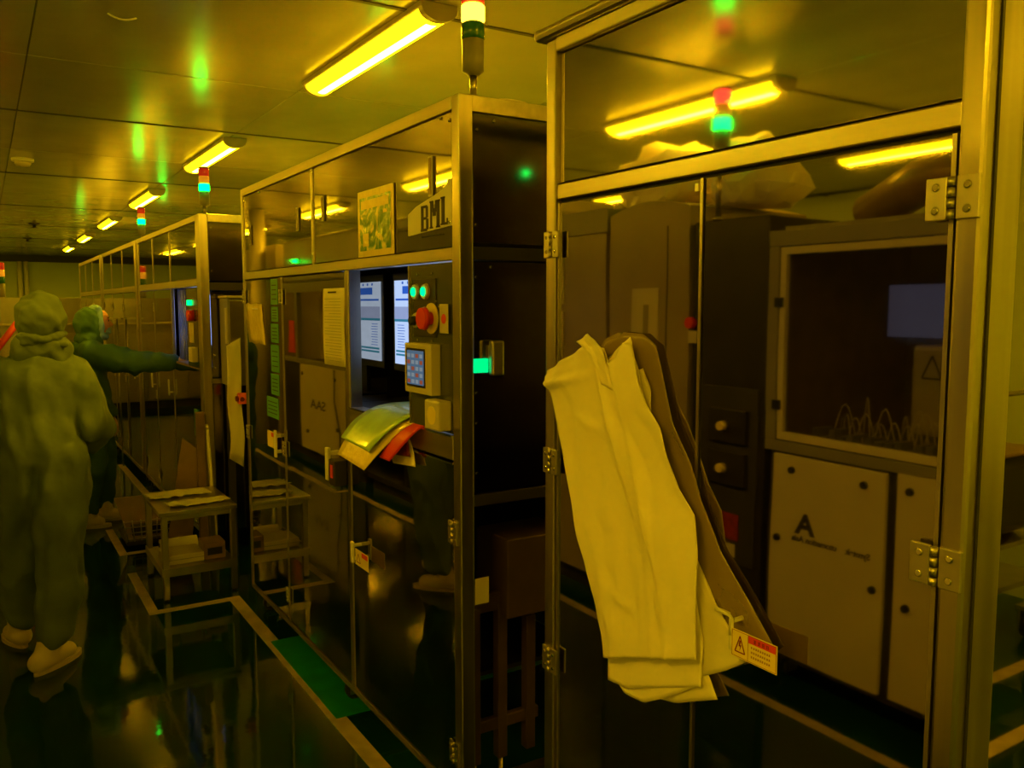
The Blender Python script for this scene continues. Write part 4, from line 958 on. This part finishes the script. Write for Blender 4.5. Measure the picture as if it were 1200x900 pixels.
def hand_caps(w, d, up, side, s=1.):
    """relaxed hand: palm from the wrist w along d; side = thumb side"""
    w = Vector(w); d = Vector(d).normalized(); up = Vector(up).normalized(); side = Vector(side).normalized(); c = []
    for k in range(4): o_ = side*(.024-.016*k)*s; c.append((w+o_*.6, .014*s, w+d*.085*s+o_, .012*s))
    for k, l in enumerate((.068,.078,.072,.056)):
        o_ = side*(.027-.018*k)*s; a = w+d*.088*s+o_; m_ = a+(d*.86-up*.25).normalized()*l*.5*s; e = m_+(d*.6-up*.7).normalized()*l*.5*s
        c.append((a, .0088*s, m_, .0082*s)); c.append((m_, .0082*s, e, .0068*s))
    a = w+d*.025*s+side*.03*s; m_ = a+(d*.6+side*.75).normalized()*.035*s; e = m_+(d*.9+side*.2-up*.3).normalized()*.032*s
    c.append((a, .012*s, m_, .010*s)); c.append((m_, .010*s, e, .008*s))
    return c

# --- worker 1 : back view at the left edge, walking away
W1 = thing('person', (.18,4.30,0), 'person in pale green hooded cleanroom coverall walking away at the left edge', 'person')
ux = .19
caps = [
 ((ux,4.30,.98), .155, (ux,4.30,1.10), .150, 1.08, .82),
 ((ux,4.30,1.10), .152, (ux+.0,4.31,1.26), .165, 1.10, .76),
 ((ux-.09,4.31,1.28), .105, (ux+.09,4.31,1.28), .105, 1.05, .95),
 ((ux-.145,4.31,1.315), .072, (ux+.145,4.31,1.315), .072),
 ((ux,4.31,1.34), .075, (ux,4.31,1.42), .07),
 ((ux+.17,4.30,1.30), .075, (ux+.225,4.28,1.05), .068), ((ux+.225,4.28,1.05), .066, (ux+.20,4.44,.97), .052), ((ux+.20,4.44,.97), .05, (ux+.175,4.56,.99), .038),
 ((ux-.17,4.31,1.30), .075, (ux-.225,4.28,1.05), .066), ((ux-.225,4.28,1.05), .064, (ux-.19,4.45,1.0), .05), ((ux-.19,4.45,1.0), .05, (ux-.13,4.56,1.03), .038),
 ((ux-.075,4.31,.93), .115, (ux-.10,4.40,.52), .083), ((ux-.10,4.40,.52), .082, (ux-.105,4.50,.17), .066),
 ((ux+.075,4.29,.93), .118, (ux+.055,4.25,.52), .090), ((ux+.055,4.25,.52), .090, (ux+.025,4.20,.16), .074),
]
body = fuse('coverall', caps, M['suit1'], .011, 4, .021, (9,9,2.8), 2.3, W1)
hood = fuse('hood', [((ux+.03,4.295,1.555), .108, (ux+.03,4.325,1.575), .104, .93, 1.05), ((ux+.03,4.30,1.475), .088, (ux+.03,4.30,1.43), .092), ((ux+.0,4.31,1.41), .10, (ux+.05,4.31,1.40), .10, 1.15, .85)], M['suit1'], .009, 5, .010, (13,13,9), 5.1, W1)
o = fuse('hood_band', [((ux-.055,4.235,1.485), .016, (ux+.03,4.205,1.470), .018), ((ux+.03,4.205,1.470), .018, (ux+.115,4.245,1.49), .015), ((ux-.05,4.23,1.455), .013, (ux+.115,4.235,1.445), .014)], M['suit1'], .007, 3, .004, (20,20,20), 1, W1)
face = fuse('face', [((ux+.03,4.40,1.55), .062, (ux+.03,4.405,1.60), .06), ((ux+.03,4.46,1.555), .012, (ux+.03,4.468,1.54), .014)], M['skin'], .008, 3, 0, parent=W1)
for sx in (-1, 1): part('eye', MB().cyl((ux+.03+sx*.028,4.452,1.585),(ux+.03+sx*.028,4.460,1.585),.010,.006,10), M['ink'], face)
part('mask', MB().box(ux-.02,ux+.08,4.44,4.475,1.49,1.555,.012), M['bluehood'], face)
fuse('glove', hand_caps((ux+.175,4.585,.99), (-.25,1,.1), (0,0,1), (-1,0,.2)), M['glove'], .005, 2, parent=W1)
fuse('glove', hand_caps((ux-.12,4.585,1.035), (.3,1,.1), (0,0,1), (1,0,.2)), M['glove'], .005, 2, parent=W1)
def boot(parent, heel, toe, top):
    h = Vector(heel); t_ = Vector(toe); d = (t_-h); L_ = d.length; d.normalize()
    bt = fuse('boot', [((h.x,h.y,.055), .045, tuple(h+d*L_*.35+Vector((0,0,.06))), .046), (tuple(h+d*L_*.35+Vector((0,0,.055))), .046, tuple(h+d*(L_-.045)+Vector((0,0,.040))), .038), ((h.x+d.x*.04,h.y+d.y*.04,.07), .048, tuple(Vector(top)), .052)], M['boot'], .008, 4, .003, (14,14,8), 1.2, parent)
    n_ = Vector((-d.y, d.x, 0)); P = []
    for k in range(20):
        a = 2*PI*k/20; P.append(h+d*(L_/2-.0)+d*math.cos(a)*(L_/2+.030)+n_*math.sin(a)*(.042+.008*math.cos(a)))
    part('sole', MB().prism([(p.x,p.y,.001) for p in P], (0,0,.022)), M['sole'], bt)
    return bt
boot(W1, (.135,4.135,0), (.29,4.30,0), (.20,4.20,.17))
boot(W1, (.085,4.52,0), (.03,4.70,0), (.085,4.50,.17))

# --- worker 2 : further on, in profile, reaching into the third enclosure
W2 = thing('person', (.68,6.8,0), 'person in dark green coverall and blue hood reaching right into an enclosure', 'person')
vx = .66
caps = [
 ((vx-.02,6.82,.95), .150, (vx-.04,6.82,1.10), .140, .88, 1.0),
 ((vx-.04,6.82,1.10), .142, (vx-.035,6.82,1.24), .150, .86, 1.08),
 ((vx-.03,6.73,1.275), .09, (vx-.03,6.91,1.275), .09), ((vx-.01,6.82,1.30), .07, (vx+.01,6.82,1.37), .062),
 ((vx-.01,6.68,1.265), .095, (vx+.26,6.60,1.20), .085), ((vx+.26,6.60,1.20), .082, (vx+.485,6.50,1.205), .056),
 ((vx-.02,6.97,1.26), .078, (vx+.02,7.02,1.02), .066), ((vx+.02,7.02,1.02), .064, (vx+.12,6.98,.82), .05),
 ((vx-.02,6.75,.92), .112, (vx-.02,6.74,.50), .080), ((vx-.02,6.74,.50), .080, (vx-.07,6.74,.15), .062),
 ((vx-.02,6.89,.92), .112, (vx+.06,6.90,.50), .080), ((vx+.06,6.90,.50), .080, (vx+.05,6.92,.15), .062),
]
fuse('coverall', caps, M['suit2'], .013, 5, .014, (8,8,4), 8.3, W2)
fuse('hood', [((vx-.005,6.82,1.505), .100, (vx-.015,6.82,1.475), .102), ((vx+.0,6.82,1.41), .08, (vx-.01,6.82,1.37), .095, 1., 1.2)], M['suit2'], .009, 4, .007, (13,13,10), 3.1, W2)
fuse('hood_edge', [((vx+.055,6.765,1.565), .022, (vx+.062,6.76,1.44), .026), ((vx+.055,6.875,1.565), .022, (vx+.062,6.88,1.44), .026), ((vx+.05,6.765,1.59), .022, (vx+.05,6.875,1.59), .022), ((vx+.03,6.80,1.58), .04, (vx+.03,6.84,1.58), .04), ((vx+.065,6.77,1.40), .030, (vx+.09,6.82,1.392), .030), ((vx+.065,6.87,1.40), .030, (vx+.09,6.82,1.392), .030)], M['bluehood'], .008, 4, .003, (20,20,20), 3, W2)
fc2 = fuse('face', [((vx+.058,6.82,1.515), .070, (vx+.06,6.82,1.455), .064), ((vx+.118,6.82,1.50), .013, (vx+.138,6.82,1.475), .014), ((vx+.09,6.82,1.425), .03, (vx+.10,6.82,1.42), .028), ((vx+.116,6.82,1.447), .010, (vx+.12,6.82,1.44), .010)], M['skin'], .006, 3, 0, parent=W2)
for sy in (-1, 1): part('eye', MB().cyl((vx+.113,6.82+sy*.03,1.505),(vx+.121,6.82+sy*.03,1.505),.009,.006,10), M['ink'], fc2)
part('brow', MB().box(vx+.112,vx+.124,6.775,6.865,1.523,1.530,.002), M['ink'], fc2)
part('mask', blob(MB(), (vx+.105,6.82,1.428), (.032,.045,.030), 2, 14, 8), M['bluehood'], fc2)
fuse('glove', hand_caps((vx+.52,6.488,1.222), (1,-.15,.1), (0,0,1), (0,1,.2)), M['glove'], .005, 2, parent=W2)
fuse('glove', hand_caps((vx+.135,6.975,.785), (.35,0,-1), (1,0,.3), (0,-1,.2)), M['glove'], .005, 2, parent=W2)
boot(W2, (.555,6.74,0), (.70,6.72,0), (.59,6.74,.16))
boot(W2, (.68,6.92,0), (.84,6.90,0), (.71,6.92,.16))
